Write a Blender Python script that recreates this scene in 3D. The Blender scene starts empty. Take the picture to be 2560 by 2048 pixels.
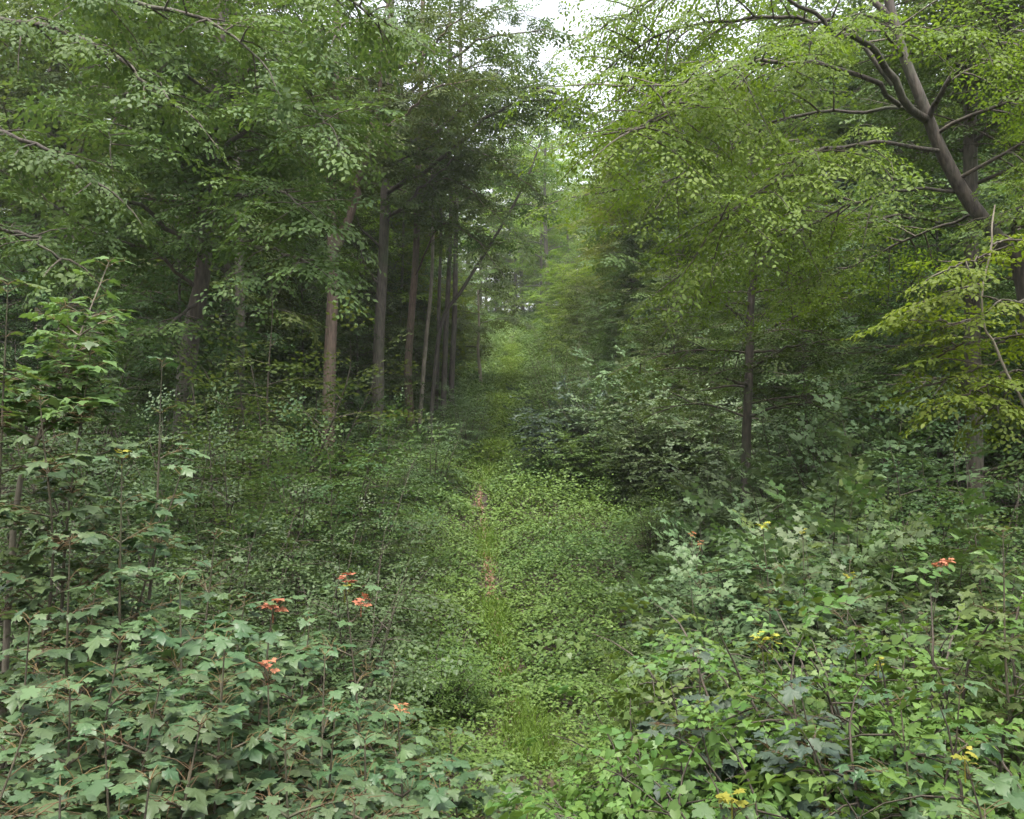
import bpy, math, random
import numpy as np
R = math.radians
sc = bpy.context.scene

# ------------------------------------------------------------------ camera, sky, sun, exposure
CAM_Z = 3.4
FPX = 852.0                                   # focal length in pixels of the 1024 wide picture
PITCH = R(2.75)
cam_d = bpy.data.cameras.new('camera')
cam_d.sensor_width = 36.0
cam_d.lens = 36.0 * FPX / 1024.0
cam_d.clip_start = 0.05
cam_d.clip_end = 2000
cam = bpy.data.objects.new('camera', cam_d)
sc.collection.objects.link(cam)
cam.location = (0, 0, CAM_Z)
cam.rotation_euler = (R(90) + PITCH, 0, 0)
sc.camera = cam

SUN_EL, SUN_AZ = R(67), R(-176)                 # azimuth measured from +Y towards +X
world = bpy.data.worlds.new('World')
sc.world = world
world.use_nodes = True
wn, wl = world.node_tree.nodes, world.node_tree.links
wn.clear()
sky = wn.new('ShaderNodeTexSky')
sky.sky_type = 'NISHITA'
sky.sun_disc = False
sky.sun_elevation = SUN_EL
sky.sun_rotation = SUN_AZ
sky.air_density = 1.6
sky.dust_density = 6.0
sky.ozone_density = 1.0
hs = wn.new('ShaderNodeHueSaturation')
hs.inputs['Saturation'].default_value = 0.30  # thin overcast: the blue is mostly washed out
bg = wn.new('ShaderNodeBackground')
bg.inputs['Strength'].default_value = 0.15
wo = wn.new('ShaderNodeOutputWorld')
wl.new(sky.outputs[0], hs.inputs['Color'])
wl.new(hs.outputs[0], bg.inputs['Color'])
wl.new(bg.outputs[0], wo.inputs['Surface'])

sun_d = bpy.data.lights.new('sun', 'SUN')
sun_d.energy = 1.5
sun_d.angle = R(14)
sun_d.color = (1.0, 0.95, 0.85)
sun = bpy.data.objects.new('sun', sun_d)
sc.collection.objects.link(sun)
sun.rotation_euler = (R(90) - SUN_EL, 0, R(180) - SUN_AZ)
sun.location = (0, 30, 60)

sc.view_settings.view_transform = 'Standard'
sc.view_settings.look = 'None'
sc.view_settings.gamma = 1.0
sc.view_settings.exposure = 1.88
cy = sc.cycles
cy.max_bounces = 8
cy.diffuse_bounces = 4
cy.glossy_bounces = 2
cy.transmission_bounces = 5
cy.volume_bounces = 0
cy.transparent_max_bounces = 4
cy.sample_clamp_indirect = 4.0
cy.use_denoising = True
try:
    cy.denoiser = 'OPENIMAGEDENOISE'
    cy.denoising_prefilter = 'ACCURATE'
except Exception:
    pass
cy.use_adaptive_sampling = True
cy.adaptive_threshold = 0.02

HAZE = 0.00055
# ------------------------------------------------------------------ terrain
_Y = np.array([-40, -10, 0, 4, 9, 15, 21, 27, 35, 45, 60, 80, 120, 200, 320], float)
_Z = np.array([3.5, 1.3, 0.3, -0.2, -0.5, 0.0, 0.8, 1.9, 3.4, 5.6, 9.0, 13.5, 22, 36, 52], float)

def gz(x, y):
    x = np.asarray(x, float); y = np.asarray(y, float)
    z = np.zeros(np.broadcast(x, y).shape)
    for k, w in ((-3.0, .25), (0.0, .5), (3.0, .25)):
        z = z + w * np.interp(y + k, _Y, _Z)
    a = np.maximum(np.abs(x) - 3.5, 0)
    z = z + 0.10 * a * np.clip((y - 6) / 20, 0, 1)
    z = z + 0.08 * np.sin(x * .9 + 1.3) * np.cos(y * .7) + 0.05 * np.sin(x * 2.1 + y * 1.7)
    return z

def G(x, y):
    return float(gz(x, y))

def W(px, py, Y):
    """world point seen at pixel (px, py) of the 1024x819 picture, Y metres ahead"""
    cx, cz = (px - 512.0) / FPX, (409.5 - py) / FPX
    c, s = math.cos(PITCH), math.sin(PITCH)
    dy, dz = c - s * cz, s + c * cz
    t = Y / dy
    return np.array([cx * t, Y, CAM_Z + dz * t])

def ground_at(px, py):
    for Y in np.arange(4, 160, .1):
        p = W(px, py, Y)
        if p[2] <= G(p[0], p[1]):
            return p
    return p

# ------------------------------------------------------------------ materials
def new_mat(name):
    m = bpy.data.materials.new(name)
    m.use_nodes = True
    m.node_tree.nodes.clear()
    return m, m.node_tree.nodes, m.node_tree.links

def leaf_mat(name, ca, cb, trans=.38, rough=.55, spec=.22, tcol=None, hue=.02):
    m, n, l = new_mat(name)
    at = n.new('ShaderNodeAttribute'); at.attribute_name = 'tint'
    oi = n.new('ShaderNodeObjectInfo')
    mx = n.new('ShaderNodeMix'); mx.data_type = 'RGBA'
    mx.inputs[6].default_value = (*ca, 1); mx.inputs[7].default_value = (*cb, 1)
    l.new(at.outputs['Fac'], mx.inputs[0])
    hv = n.new('ShaderNodeHueSaturation'); hv.inputs['Saturation'].default_value = 1.05
    mr = n.new('ShaderNodeMapRange'); mr.inputs[3].default_value = .5 - hue; mr.inputs[4].default_value = .5 + hue
    l.new(oi.outputs['Random'], mr.inputs[0]); l.new(mr.outputs[0], hv.inputs['Hue'])
    mv = n.new('ShaderNodeMapRange'); mv.inputs[3].default_value = .82; mv.inputs[4].default_value = 1.2
    l.new(oi.outputs['Random'], mv.inputs[0]); l.new(mv.outputs[0], hv.inputs['Value'])
    l.new(mx.outputs[2], hv.inputs['Color'])
    p = n.new('ShaderNodeBsdfPrincipled')
    p.inputs['Roughness'].default_value = rough
    p.inputs['Specular IOR Level'].default_value = spec
    l.new(hv.outputs[0], p.inputs['Base Color'])
    t = n.new('ShaderNodeBsdfTranslucent')
    tm = n.new('ShaderNodeMix'); tm.data_type = 'RGBA'; tm.blend_type = 'MULTIPLY'; tm.inputs[0].default_value = 1
    l.new(hv.outputs[0], tm.inputs[6]); tm.inputs[7].default_value = (*(tcol or (1.55, 1.5, .85)), 1)
    l.new(tm.outputs[2], t.inputs['Color'])
    ms = n.new('ShaderNodeMixShader'); ms.inputs[0].default_value = trans
    l.new(p.outputs[0], ms.inputs[1]); l.new(t.outputs[0], ms.inputs[2])
    o = n.new('ShaderNodeOutputMaterial'); l.new(ms.outputs[0], o.inputs['Surface'])
    return m

def bark_mat(name, ca, cb, moss=(.05, .07, .03), mossamt=.45, scale=6.0):
    m, n, l = new_mat(name)
    tc = n.new('ShaderNodeTexCoord')
    mp = n.new('ShaderNodeMapping'); mp.inputs['Scale'].default_value = (scale, scale, scale * .22)
    l.new(tc.outputs['Object'], mp.inputs['Vector'])
    nz = n.new('ShaderNodeTexNoise'); nz.inputs['Scale'].default_value = 3; nz.inputs['Detail'].default_value = 8
    l.new(mp.outputs[0], nz.inputs['Vector'])
    mx = n.new('ShaderNodeMix'); mx.data_type = 'RGBA'
    mx.inputs[6].default_value = (*ca, 1); mx.inputs[7].default_value = (*cb, 1)
    rp = n.new('ShaderNodeMapRange'); rp.inputs[1].default_value = .35; rp.inputs[2].default_value = .65
    l.new(nz.outputs['Fac'], rp.inputs[0]); l.new(rp.outputs[0], mx.inputs[0])
    n2 = n.new('ShaderNodeTexNoise'); n2.inputs['Scale'].default_value = 1.1; n2.inputs['Detail'].default_value = 5
    l.new(tc.outputs['Object'], n2.inputs['Vector'])
    r2 = n.new('ShaderNodeMapRange'); r2.inputs[1].default_value = .48; r2.inputs[2].default_value = .68
    r2.inputs[4].default_value = mossamt
    l.new(n2.outputs['Fac'], r2.inputs[0])
    m2 = n.new('ShaderNodeMix'); m2.data_type = 'RGBA'; m2.inputs[7].default_value = (*moss, 1)
    l.new(r2.outputs[0], m2.inputs[0]); l.new(mx.outputs[2], m2.inputs[6])
    p = n.new('ShaderNodeBsdfPrincipled'); p.inputs['Roughness'].default_value = .85
    l.new(m2.outputs[2], p.inputs['Base Color'])
    b = n.new('ShaderNodeBump'); b.inputs['Strength'].default_value = .9; b.inputs['Distance'].default_value = .035
    l.new(nz.outputs['Fac'], b.inputs['Height']); l.new(b.outputs[0], p.inputs['Normal'])
    o = n.new('ShaderNodeOutputMaterial'); l.new(p.outputs[0], o.inputs['Surface'])
    return m

def soil_mat(name, ca, cb, scale):
    m, n, l = new_mat(name)
    tc = n.new('ShaderNodeTexCoord')
    nz = n.new('ShaderNodeTexNoise'); nz.inputs['Scale'].default_value = scale; nz.inputs['Detail'].default_value = 9
    l.new(tc.outputs['Object'], nz.inputs['Vector'])
    rp = n.new('ShaderNodeMapRange'); rp.inputs[1].default_value = .35; rp.inputs[2].default_value = .65
    l.new(nz.outputs['Fac'], rp.inputs[0])
    mx = n.new('ShaderNodeMix'); mx.data_type = 'RGBA'
    mx.inputs[6].default_value = (*ca, 1); mx.inputs[7].default_value = (*cb, 1)
    l.new(rp.outputs[0], mx.inputs[0])
    p = n.new('ShaderNodeBsdfPrincipled'); p.inputs['Roughness'].default_value = .95
    l.new(mx.outputs[2], p.inputs['Base Color'])
    b = n.new('ShaderNodeBump'); b.inputs['Strength'].default_value = .8; b.inputs['Distance'].default_value = .03
    l.new(nz.outputs['Fac'], b.inputs['Height']); l.new(b.outputs[0], p.inputs['Normal'])
    o = n.new('ShaderNodeOutputMaterial'); l.new(p.outputs[0], o.inputs['Surface'])
    return m

M = {}
M['beech'] = leaf_mat('beech_leaf', (.038, .069, .023), (.085, .122, .037), trans=.32)
M['beech_dark'] = leaf_mat('dark_beech_leaf', (.032, .062, .026), (.066, .104, .038), trans=.30)
M['hornbeam'] = leaf_mat('hornbeam_leaf', (.064, .092, .019), (.118, .142, .029), trans=.40, tcol=(1.6, 1.7, .7))
M['hornbeam_lit'] = leaf_mat('lit_hornbeam_leaf', (.070, .116, .020), (.130, .172, .032), trans=.42, tcol=(1.6, 1.7, .7))  # lighter hornbeam copy: sunlight on far and shaded sprays put into the colour
M['maple'] = leaf_mat('maple_leaf', (.032, .064, .027), (.076, .114, .048), trans=.20, spec=.42, rough=.48)
M['maple_blue'] = leaf_mat('blue_green_maple_leaf', (.034, .056, .042), (.062, .088, .060), trans=.14, spec=.35)
M['maple_scrub'] = leaf_mat('grey_green_maple_leaf', (.052, .090, .040), (.098, .140, .064), trans=.2, spec=.35)
M['maple_bright'] = leaf_mat('bright_maple_leaf', (.058, .102, .034), (.098, .146, .050), trans=.30)
M['shrub'] = leaf_mat('shrub_leaf', (.034, .062, .026), (.078, .114, .046), trans=.22, spec=.35)
M['vine'] = leaf_mat('vine_leaf', (.046, .096, .024), (.104, .165, .038), trans=.26, rough=.5, spec=.35)
M['herb'] = leaf_mat('herb_leaf', (.042, .090, .026), (.108, .170, .044), trans=.24, spec=.3)
M['grass'] = leaf_mat('grass_blade', (.070, .120, .022), (.120, .175, .034), trans=.34)
M['red'] = leaf_mat('young_red_leaf', (.30, .115, .075), (.40, .19, .115), trans=.3, tcol=(1.2, 1, .8), hue=.01)
M['yellow'] = leaf_mat('yellow_leaf', (.20, .22, .04), (.30, .28, .06), trans=.3, tcol=(1.2, 1.1, .6), hue=.01)
M['litter'] = leaf_mat('fallen_leaf', (.13, .070, .045), (.24, .130, .085), trans=.1, tcol=(1, 1, 1), hue=.01)
M['petiole'] = leaf_mat('leaf_stalk', (.10, .05, .03), (.10, .09, .04), trans=.0, tcol=(1, 1, 1))
M['bark'] = bark_mat('beech_bark', (.046, .039, .031), (.100, .084, .068), mossamt=.6)
M['bark_red'] = bark_mat('reddish_bark', (.060, .041, .031), (.122, .084, .064), mossamt=.45)
M['bark_dark'] = bark_mat('dark_bark', (.030, .025, .021), (.070, .057, .047))
M['bark_pale'] = bark_mat('pale_bark', (.13, .11, .085), (.24, .21, .165), mossamt=.35)
M['twig'] = bark_mat('twig_bark', (.040, .032, .024), (.075, .060, .045), mossamt=.2)
M['stem_green'] = bark_mat('young_stem_bark', (.045, .038, .026), (.085, .072, .046), mossamt=.5)
M['soil'] = soil_mat('forest_soil', (.020, .015, .010), (.055, .038, .024), 3.0)
M['path'] = soil_mat('worn_path_soil', (.10, .058, .040), (.19, .115, .080), 9.0)

# ------------------------------------------------------------------ mesh buffer
class Buf:
    def __init__(s):
        s.v, s.li, s.ls, s.mi, s.tt, s.n = [], [], [], [], [], 0
    def add(s, verts, faces, mat=0, tint=None):
        """verts (n,3); faces: array (m,k) of equal-size faces"""
        verts = np.asarray(verts, np.float32).reshape(-1, 3)
        faces = np.asarray(faces, np.int32)
        m, k = faces.shape
        s.v.append(verts)
        s.li.append((faces + s.n).ravel())
        s.ls.append(np.full(m, k, np.int32))
        s.mi.append(np.full(m, mat, np.int32))
        s.tt.append(np.full(m, .5, np.float32) if tint is None else np.broadcast_to(np.asarray(tint, np.float32), (m,)))
        s.n += len(verts)
    def mesh(s, name, mats, smooth=False):
        me = bpy.data.meshes.new(name)
        for m in mats:
            me.materials.append(m)
        if not s.v:
            return me
        v = np.concatenate(s.v); li = np.concatenate(s.li); sz = np.concatenate(s.ls)
        me.vertices.add(len(v)); me.vertices.foreach_set('co', v.ravel())
        me.loops.add(len(li)); me.loops.foreach_set('vertex_index', li)
        me.polygons.add(len(sz))
        st = np.zeros(len(sz), np.int32); st[1:] = np.cumsum(sz)[:-1]
        me.polygons.foreach_set('loop_start', st)
        me.polygons.foreach_set('material_index', np.concatenate(s.mi))
        if smooth:
            me.polygons.foreach_set('use_smooth', np.ones(len(sz), bool))
        a = me.attributes.new('tint', 'FLOAT', 'FACE')
        a.data.foreach_set('value', np.concatenate(s.tt).astype(np.float32))
        me.update(calc_edges=True)
        return me

def nrm(a):
    a = np.asarray(a, float)
    return a / np.maximum(np.linalg.norm(a, axis=-1, keepdims=True), 1e-9)

def spline(pts, n):
    p = np.asarray(pts, float)
    if len(p) < 3:
        t = np.linspace(0, 1, n)[:, None]
        return p[0] * (1 - t) + p[-1] * t
    q = np.vstack([2 * p[0] - p[1], p, 2 * p[-1] - p[-2]])
    out = []
    T = np.linspace(0, len(p) - 1, n)
    for t in T:
        i = min(int(t), len(p) - 2); u = t - i
        a, b, c, d = q[i], q[i + 1], q[i + 2], q[i + 3]
        out.append(.5 * (2 * b + (c - a) * u + (2 * a - 5 * b + 4 * c - d) * u * u + (3 * b - a - 3 * c + d) * u ** 3))
    return np.array(out)

def tube(buf, pts, radii, sides=8, mat=0, bump=0.0, rng=None):
    pts = np.asarray(pts, float); n = len(pts)
    radii = np.broadcast_to(np.asarray(radii, float), (n,))
    tan = nrm(np.gradient(pts, axis=0))
    ref = np.array([1., 0, 0]) if abs(tan[0][0]) < .8 else np.array([0, 1., 0])
    a = np.linspace(0, 2 * math.pi, sides, endpoint=False)
    V = np.zeros((n, sides, 3))
    u = nrm(ref - tan[0] * ref.dot(tan[0]))
    for i in range(n):
        u = nrm(u - tan[i] * u.dot(tan[i])); w = np.cross(tan[i], u)
        rr = radii[i] * np.ones(sides)
        if bump and rng is not None:
            rr = rr * (1 + bump * rng.normal(size=sides))
        V[i] = pts[i] + (np.cos(a) * rr)[:, None] * u + (np.sin(a) * rr)[:, None] * w
    i = np.arange(n - 1)[:, None] * sides; j = np.arange(sides)[None, :]; k = (j + 1) % sides
    F = np.stack([i + j, i + k, i + sides + k, i + sides + j], -1).reshape(-1, 4)
    buf.add(V.reshape(-1, 3), F, mat)
    tip = len(pts) - 1
    buf.add(np.vstack([V[tip], pts[tip] + tan[tip] * radii[tip] * .8]), [[q, (q + 1) % sides, sides] for q in range(sides)], mat)

# ------------------------------------------------------------------ leaf templates (x across, y along, z up)
def t_kite():
    v = np.array([[0, 0, 0], [.30, .42, .05], [0, 1, -.10], [-.30, .42, .05]])
    return v, [np.array([[0, 1, 2], [0, 2, 3]])]

def t_oval():
    r = [(0, 0), (.20, .14), (.31, .38), (.25, .68), (.09, .90), (0, 1.0)]
    v = [(0, 0, 0), (0, .38, -.03), (0, .70, -.05), (0, 1.0, -.16)]
    for x, y in r[1:5]: v.append((x, y, .08 - .12 * y))
    for x, y in r[1:5]: v.append((-x, y, .08 - .12 * y))
    f4 = [[0, 4, 5, 1], [1, 5, 6, 2], [0, 1, 9, 8], [1, 2, 10, 9]]
    f4 += [[2, 6, 7, 3], [2, 3, 11, 10]]
    return np.array(v), [np.array(f4)]

def t_heart():
    v = [(0, .06, 0), (0, .35, -.03), (0, .68, -.06), (0, 1.05, -.22)]
    r = [(.24, -.06), (.40, .18), (.33, .50), (.14, .80)]
    for x, y in r: v.append((x, y, .09 - .16 * y))
    for x, y in r: v.append((-x, y, .09 - .16 * y))
    f4 = [[0, 4, 5, 1], [1, 5, 6, 2], [2, 6, 7, 3], [0, 1, 9, 8], [1, 2, 10, 9], [2, 3, 11, 10]]
    return np.array(v), [np.array(f4)]

def t_maple():
    half = [(0, .06), (.20, -.08), (.43, .04), (.40, .16), (.34, .25), (.50, .27), (.68, .46), (.52, .52), (.40, .58),
            (.25, .54), (.30, .70), (.31, .80), (.17, .86), (0, 1.08)]
    out = half + [(-x, y) for x, y in half[-2:0:-1]]
    v = [(0, .30, 0.02)]
    for x, y in out:
        d = math.hypot(x, y - .3)
        v.append((x, y, .05 * math.sin(7 * x + 3 * y) - .24 * d * d))
    n = len(out)
    return np.array(v), [np.array([[0, 1 + i, 1 + (i + 1) % n] for i in range(n)])]

def t_maple_s():
    half = [(0, .06), (.40, .0), (.30, .25), (.66, .45), (.26, .56), (.22, .84), (0, 1.06)]
    out = half + [(-x, y) for x, y in half[-2:0:-1]]
    v = [(0, .30, .02)] + [(x, y, -.18 * ((x * x) + (y - .3) ** 2)) for x, y in out]
    n = len(out)
    return np.array(v), [np.array([[0, 1 + i, 1 + (i + 1) % n] for i in range(n)])]

def warp(t, fold, wide, skew, droop):
    v, f = t[0].copy(), t[1]
    x, y = v[:, 0].copy(), v[:, 1].copy()
    v[:, 0] = x * wide + skew * y * y
    v[:, 2] += fold * np.abs(x) - droop * y * y + .05 * np.sin(9 * x + 5 * y)
    return v, f
T = dict(kite=t_kite(), oval=t_oval(), heart=t_heart(), maple=t_maple(), maple_s=t_maple_s())
VARI = dict(maple=[T['maple'], warp(T['maple'], .20, .88, .10, .03), warp(T['maple'], -.12, .95, -.12, .10), warp(T['maple'], .08, 1.08, .0, .18)],
            oval=[T['oval'], warp(T['oval'], .25, .9, .12, .2), warp(T['oval'], -.1, 1.15, -.1, .1)],
            heart=[T['heart'], warp(T['heart'], .3, .85, .1, .25), warp(T['heart'], -.1, 1.1, -.12, .0)])

def put_leaves(buf, tmpl, P, D, N, S, mat, rng, tint=None):
    """instance a leaf template N times into the buffer"""
    P = np.asarray(P, float).reshape(-1, 3)
    if not len(P):
        return
    if isinstance(tmpl, str) and tmpl in VARI:
        P = np.asarray(P, float).reshape(-1, 3); D = np.asarray(D, float); N = np.asarray(N, float)
        S = np.broadcast_to(np.asarray(S, float), (len(P),)); tint = rng.uniform(0, 1, len(P)) if tint is None else np.broadcast_to(tint, (len(P),))
        pick = rng.integers(0, len(VARI[tmpl]), len(P))
        for k, t in enumerate(VARI[tmpl]):
            q = pick == k
            put_leaves(buf, t, P[q], D[q], N[q], S[q], mat, rng, tint[q])
        return
    tv, tf = T[tmpl] if isinstance(tmpl, str) else tmpl
    D = nrm(D); N = np.asarray(N, float)
    X = nrm(np.cross(D, N)); N = np.cross(X, D)
    S = np.broadcast_to(np.asarray(S, float), (len(P),))
    bend = rng.uniform(.3, 1.7, len(P))
    V = P[:, None, :] + S[:, None, None] * (tv[None, :, 0, None] * X[:, None, :] + tv[None, :, 1, None] * D[:, None, :]
                                            + (tv[None, :, 2] * bend[:, None])[..., None] * N[:, None, :])
    k = len(tv)
    tint = rng.uniform(0, 1, len(P)) if tint is None else np.broadcast_to(tint, (len(P),))
    first = True
    for f in tf:
        F = (f[None] + (np.arange(len(P)) * k)[:, None, None]).reshape(-1, f.shape[1])
        buf.add(V.reshape(-1, 3) if first else np.zeros((0, 3)), F if first else F - 0, mat, np.repeat(tint, len(f)))
        first = False

# ------------------------------------------------------------------ sprays: flat fans of leaves on fine twiglets
def make_spray(rng, n_main=8, n_side=4, leaf=.14):
    P, D = [], []
    for i in range(n_main):
        y = .12 + .88 * i / n_main
        s = 1 if i % 2 else -1
        P.append((0, y, 0)); D.append((s * rng.uniform(.6, 1.0), rng.uniform(.5, .9), 0))
    P.append((0, 1, 0)); D.append((0, 1, 0))
    for j in range(n_side):
        s = 1 if j % 2 else -1
        y0 = .10 + .55 * j / n_side + rng.uniform(0, .05)
        L = (.62 - .45 * y0) * rng.uniform(.8, 1.15)
        dx, dy = s * .75, .66
        for k in range(5):
            q = (k + 1) / 5 * L
            ss = 1 if k % 2 else -1
            P.append((dx * q, y0 + dy * q, 0))
            a = math.atan2(dy, dx) + ss * rng.uniform(.5, .9) * (k < 4)
            D.append((math.cos(a), math.sin(a), 0))
    P, D = np.array(P, float), np.array(D, float)
    P[:, 2] = -.16 * P[:, 1] ** 2 - .12 * np.abs(P[:, 0]) + rng.normal(0, .02, len(P))
    D[:, 2] = -.18 + rng.normal(0, .16, len(P))
    Nn = np.stack([rng.normal(0, .28, len(P)), rng.normal(0, .28, len(P)), np.ones(len(P))], -1)
    S = leaf * rng.uniform(.7, 1.15, len(P))
    return P, nrm(D), nrm(Nn), S

_r = np.random.default_rng(5)
SPRAY = [make_spray(_r) for _ in range(8)]
SPRAY_L = [make_spray(_r, 6, 2, .20) for _ in range(6)]
SPRAY_D = [make_spray(_r, 8, 5, .15) for _ in range(6)]

def put_sprays(buf, variants, P, D, N, S, leafmul, tmpl, mat, rng):
    P = np.asarray(P, float).reshape(-1, 3)
    if not len(P):
        return
    D = nrm(D); N = nrm(N); S = np.asarray(S, float)
    X = nrm(np.cross(D, N)); N = np.cross(X, D)
    pick = rng.integers(0, len(variants), len(P))
    tone = rng.uniform(0, 1, len(P))
    for k, (sp, sd, sn, ss) in enumerate(variants):
        i = np.where(pick == k)[0]
        if not len(i):
            continue
        fr = np.stack([X[i], D[i], N[i]], 1)              # (m,3,3): rows are axes
        m = len(i)
        lp = P[i][:, None] + S[i][:, None, None] * np.einsum('jk,mkc->mjc', sp, fr)
        ld = np.einsum('jk,mkc->mjc', sd, fr); ln = np.einsum('jk,mkc->mjc', sn, fr)
        ls = (ss[None] * S[i][:, None]) * leafmul
        keep = rng.uniform(size=(m, len(sp))) > .08
        tint = np.clip(.55 * tone[i][:, None] + .45 * rng.uniform(size=(m, len(sp))), 0, 1)
        put_leaves(buf, tmpl, lp[keep], ld[keep], ln[keep], ls[keep], mat, rng, tint[keep])

UP = np.array([0, 0, 1.])

def grow(p, d, L, n, rng, up=0.0, wob=.12):
    pts = [np.array(p, float)]; d = nrm(d); st = L / n
    for i in range(n):
        d = nrm(d + np.array([rng.normal(0, wob), rng.normal(0, wob), rng.normal(0, wob * .6) + up]))
        pts.append(pts[-1] + d * st)
    return np.array(pts)

def plen(p):
    return float(np.linalg.norm(np.diff(p, axis=0), axis=1).sum())

def foliage(buf, limbs, rng, sec_len=1.8, sec_gap=.45, spray=.7, spray_gap=.38, t0=.2, droop=.12, leafmul=1.0,
            tmpl='kite', variants=None, lift=.1, leaf_slot=0, twig_slot=1, upright=1.0, twig_r=.012, tilt=.25, cull=None):
    """secondary branches with leaf sprays along every limb"""
    variants = variants or SPRAY
    P, D, N, S = [], [], [], []
    for pts in limbs:
        L = plen(pts); tan = nrm(np.gradient(pts, axis=0)); n = len(pts)
        cnt = max(3, int(L * (1 - t0) / sec_gap))
        for c in range(cnt + 1):
            t = t0 + (1 - t0) * min(1, (c + rng.uniform(-.3, .3)) / cnt) if c < cnt else 1.0
            f = min(max(t, 0), 1) * (n - 1); i = min(int(f), n - 2); u = f - i
            p = pts[i] * (1 - u) + pts[i + 1] * u
            tn = tan[i]
            if c == cnt:
                d = tn; sl = sec_len * .6
            else:
                side = nrm(np.cross(tn, UP) + 1e-4); s = 1 if c % 2 else -1
                a = rng.normal(0, .5) + (rng.uniform(-1.5, 1.5) if abs(tn[2]) > .75 else 0)
                sd = side * s * math.cos(a) + np.cross(side, tn) * math.sin(a) * s
                d = nrm(tn * rng.uniform(.2, .7) + sd); d[2] = d[2] * .6 + rng.normal(lift, .12)
                sl = sec_len * (1.05 - .5 * t) * rng.uniform(.6, 1.2)
            ns = max(3, int(sl / .3))
            sp = grow(p, d, sl, ns, rng, up=-droop * .5, wob=.09)
            if cull is not None and not cull(sp[-1]):
                continue
            tube(buf, sp, np.linspace(twig_r * (1.1 + sl * .3), twig_r * .35, len(sp)), 3, twig_slot)
            st = nrm(np.gradient(sp, axis=0))
            k = max(2, int(sl / spray_gap))
            for q in range(k + 1):
                w = .22 + .78 * q / k
                j = min(int(w * ns), ns)
                pp = sp[j]; tt = st[j]
                sd = nrm(np.cross(tt, UP) + 1e-4) * (1 if q % 2 else -1)
                dd = nrm(tt * .8 + sd * rng.uniform(.5, 1.0) * (q < k) + np.array([0, 0, -droop * rng.uniform(.3, 1.6)]))
                P.append(pp); D.append(dd)
                N.append(nrm(np.array([rng.normal(0, tilt), rng.normal(0, tilt), upright])))
                S.append(spray * rng.uniform(.65, 1.2))
    put_sprays(buf, variants, P, D, N, S, leafmul, tmpl, leaf_slot, rng)

# ------------------------------------------------------------------ scene objects
C = sc.collection
def link(o):
    C.objects.link(o); return o

def tag(o, label=None, cat=None, group=None, kind=None):
    if label: o['label'] = label
    if cat: o['category'] = cat
    if group: o['group'] = group
    if kind: o['kind'] = kind
    return o

def empty(name, loc, label, cat, group=None):
    o = link(bpy.data.objects.new(name, None))
    o.location = loc; o.empty_display_size = .2
    return tag(o, label, cat, group)

def part(name, buf, mats, parent, smooth=False):
    o = link(bpy.data.objects.new(name, buf.mesh(name, mats, smooth)))
    o.parent = parent
    return o

def copy_tree(o, parent=None):
    c = link(o.copy())
    if parent is not None: c.parent = parent
    for ch in list(o.children): copy_tree(ch, c)
    return c

# ---- trees
def place_limb(base_pts, w0):
    return np.asarray(base_pts, float) - w0

def generic_tree(name, loc, seed, H, r, h0, prof, leaf='beech', bark='bark', label=None, cat='tree', group=None, gap=.7,
                 lean=(0, 0), azi=None, leafmul=1.0, spray=.8, sec_len=1.7, droop=.14, sec_gap=.5, rise=.35, lm_name='limb', tmpl='kite',
                 variants=None):
    rng = np.random.default_rng(seed)
    root = empty(name, loc, label, cat, group)
    n = 14
    tt = np.linspace(0, 1, n)
    pts = np.stack([lean[0] * tt ** 1.4 * H + .12 * np.sin(tt * 5 + seed), lean[1] * tt ** 1.4 * H + .12 * np.cos(tt * 4 + seed * 2) - .12 * math.cos(seed * 2),
                    tt * H - .3], -1)
    pts[:, 0] -= pts[0, 0]; pts[:, 1] -= pts[0, 1]
    b = Buf(); rad = r * (1 - .75 * tt) * (1 + .5 * np.exp(-tt * H / .45))
    tube(b, pts, rad, 9, 0, .03, rng)
    limbs = []
    z = h0; k = 0
    while z < H * .97:
        u = (z - h0) / (H - h0)
        L = prof(u) * rng.uniform(.75, 1.2)
        a = k * 2.4 + rng.uniform(-.4, .4) + seed
        if azi is not None:
            a = rng.uniform(azi[0], azi[1])
        f = (z + .3) / H * (n - 1); i = min(int(f), n - 2)
        p = pts[i] + (pts[i + 1] - pts[i]) * (f - i)
        d = np.array([math.cos(a), math.sin(a), rise + .5 * u])
        lp = grow(p, d, L, 8, rng, up=-.05, wob=.07)
        tube(b, lp, np.linspace(max(.02, r * .32 * (1 - .6 * u)), .008, len(lp)), 5, 0)
        limbs.append(lp)
        z += gap * rng.uniform(.6, 1.4); k += 1
    part('trunk', b, [M[bark]], root, True)
    cb = Buf()
    foliage(cb, limbs, rng, tilt=.42, sec_len=sec_len, sec_gap=sec_gap, spray=spray, spray_gap=.42, droop=droop, leafmul=leafmul, tmpl=tmpl, variants=variants)
    part('crown', cb, [M[leaf], M['twig']], root)
    return root

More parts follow.
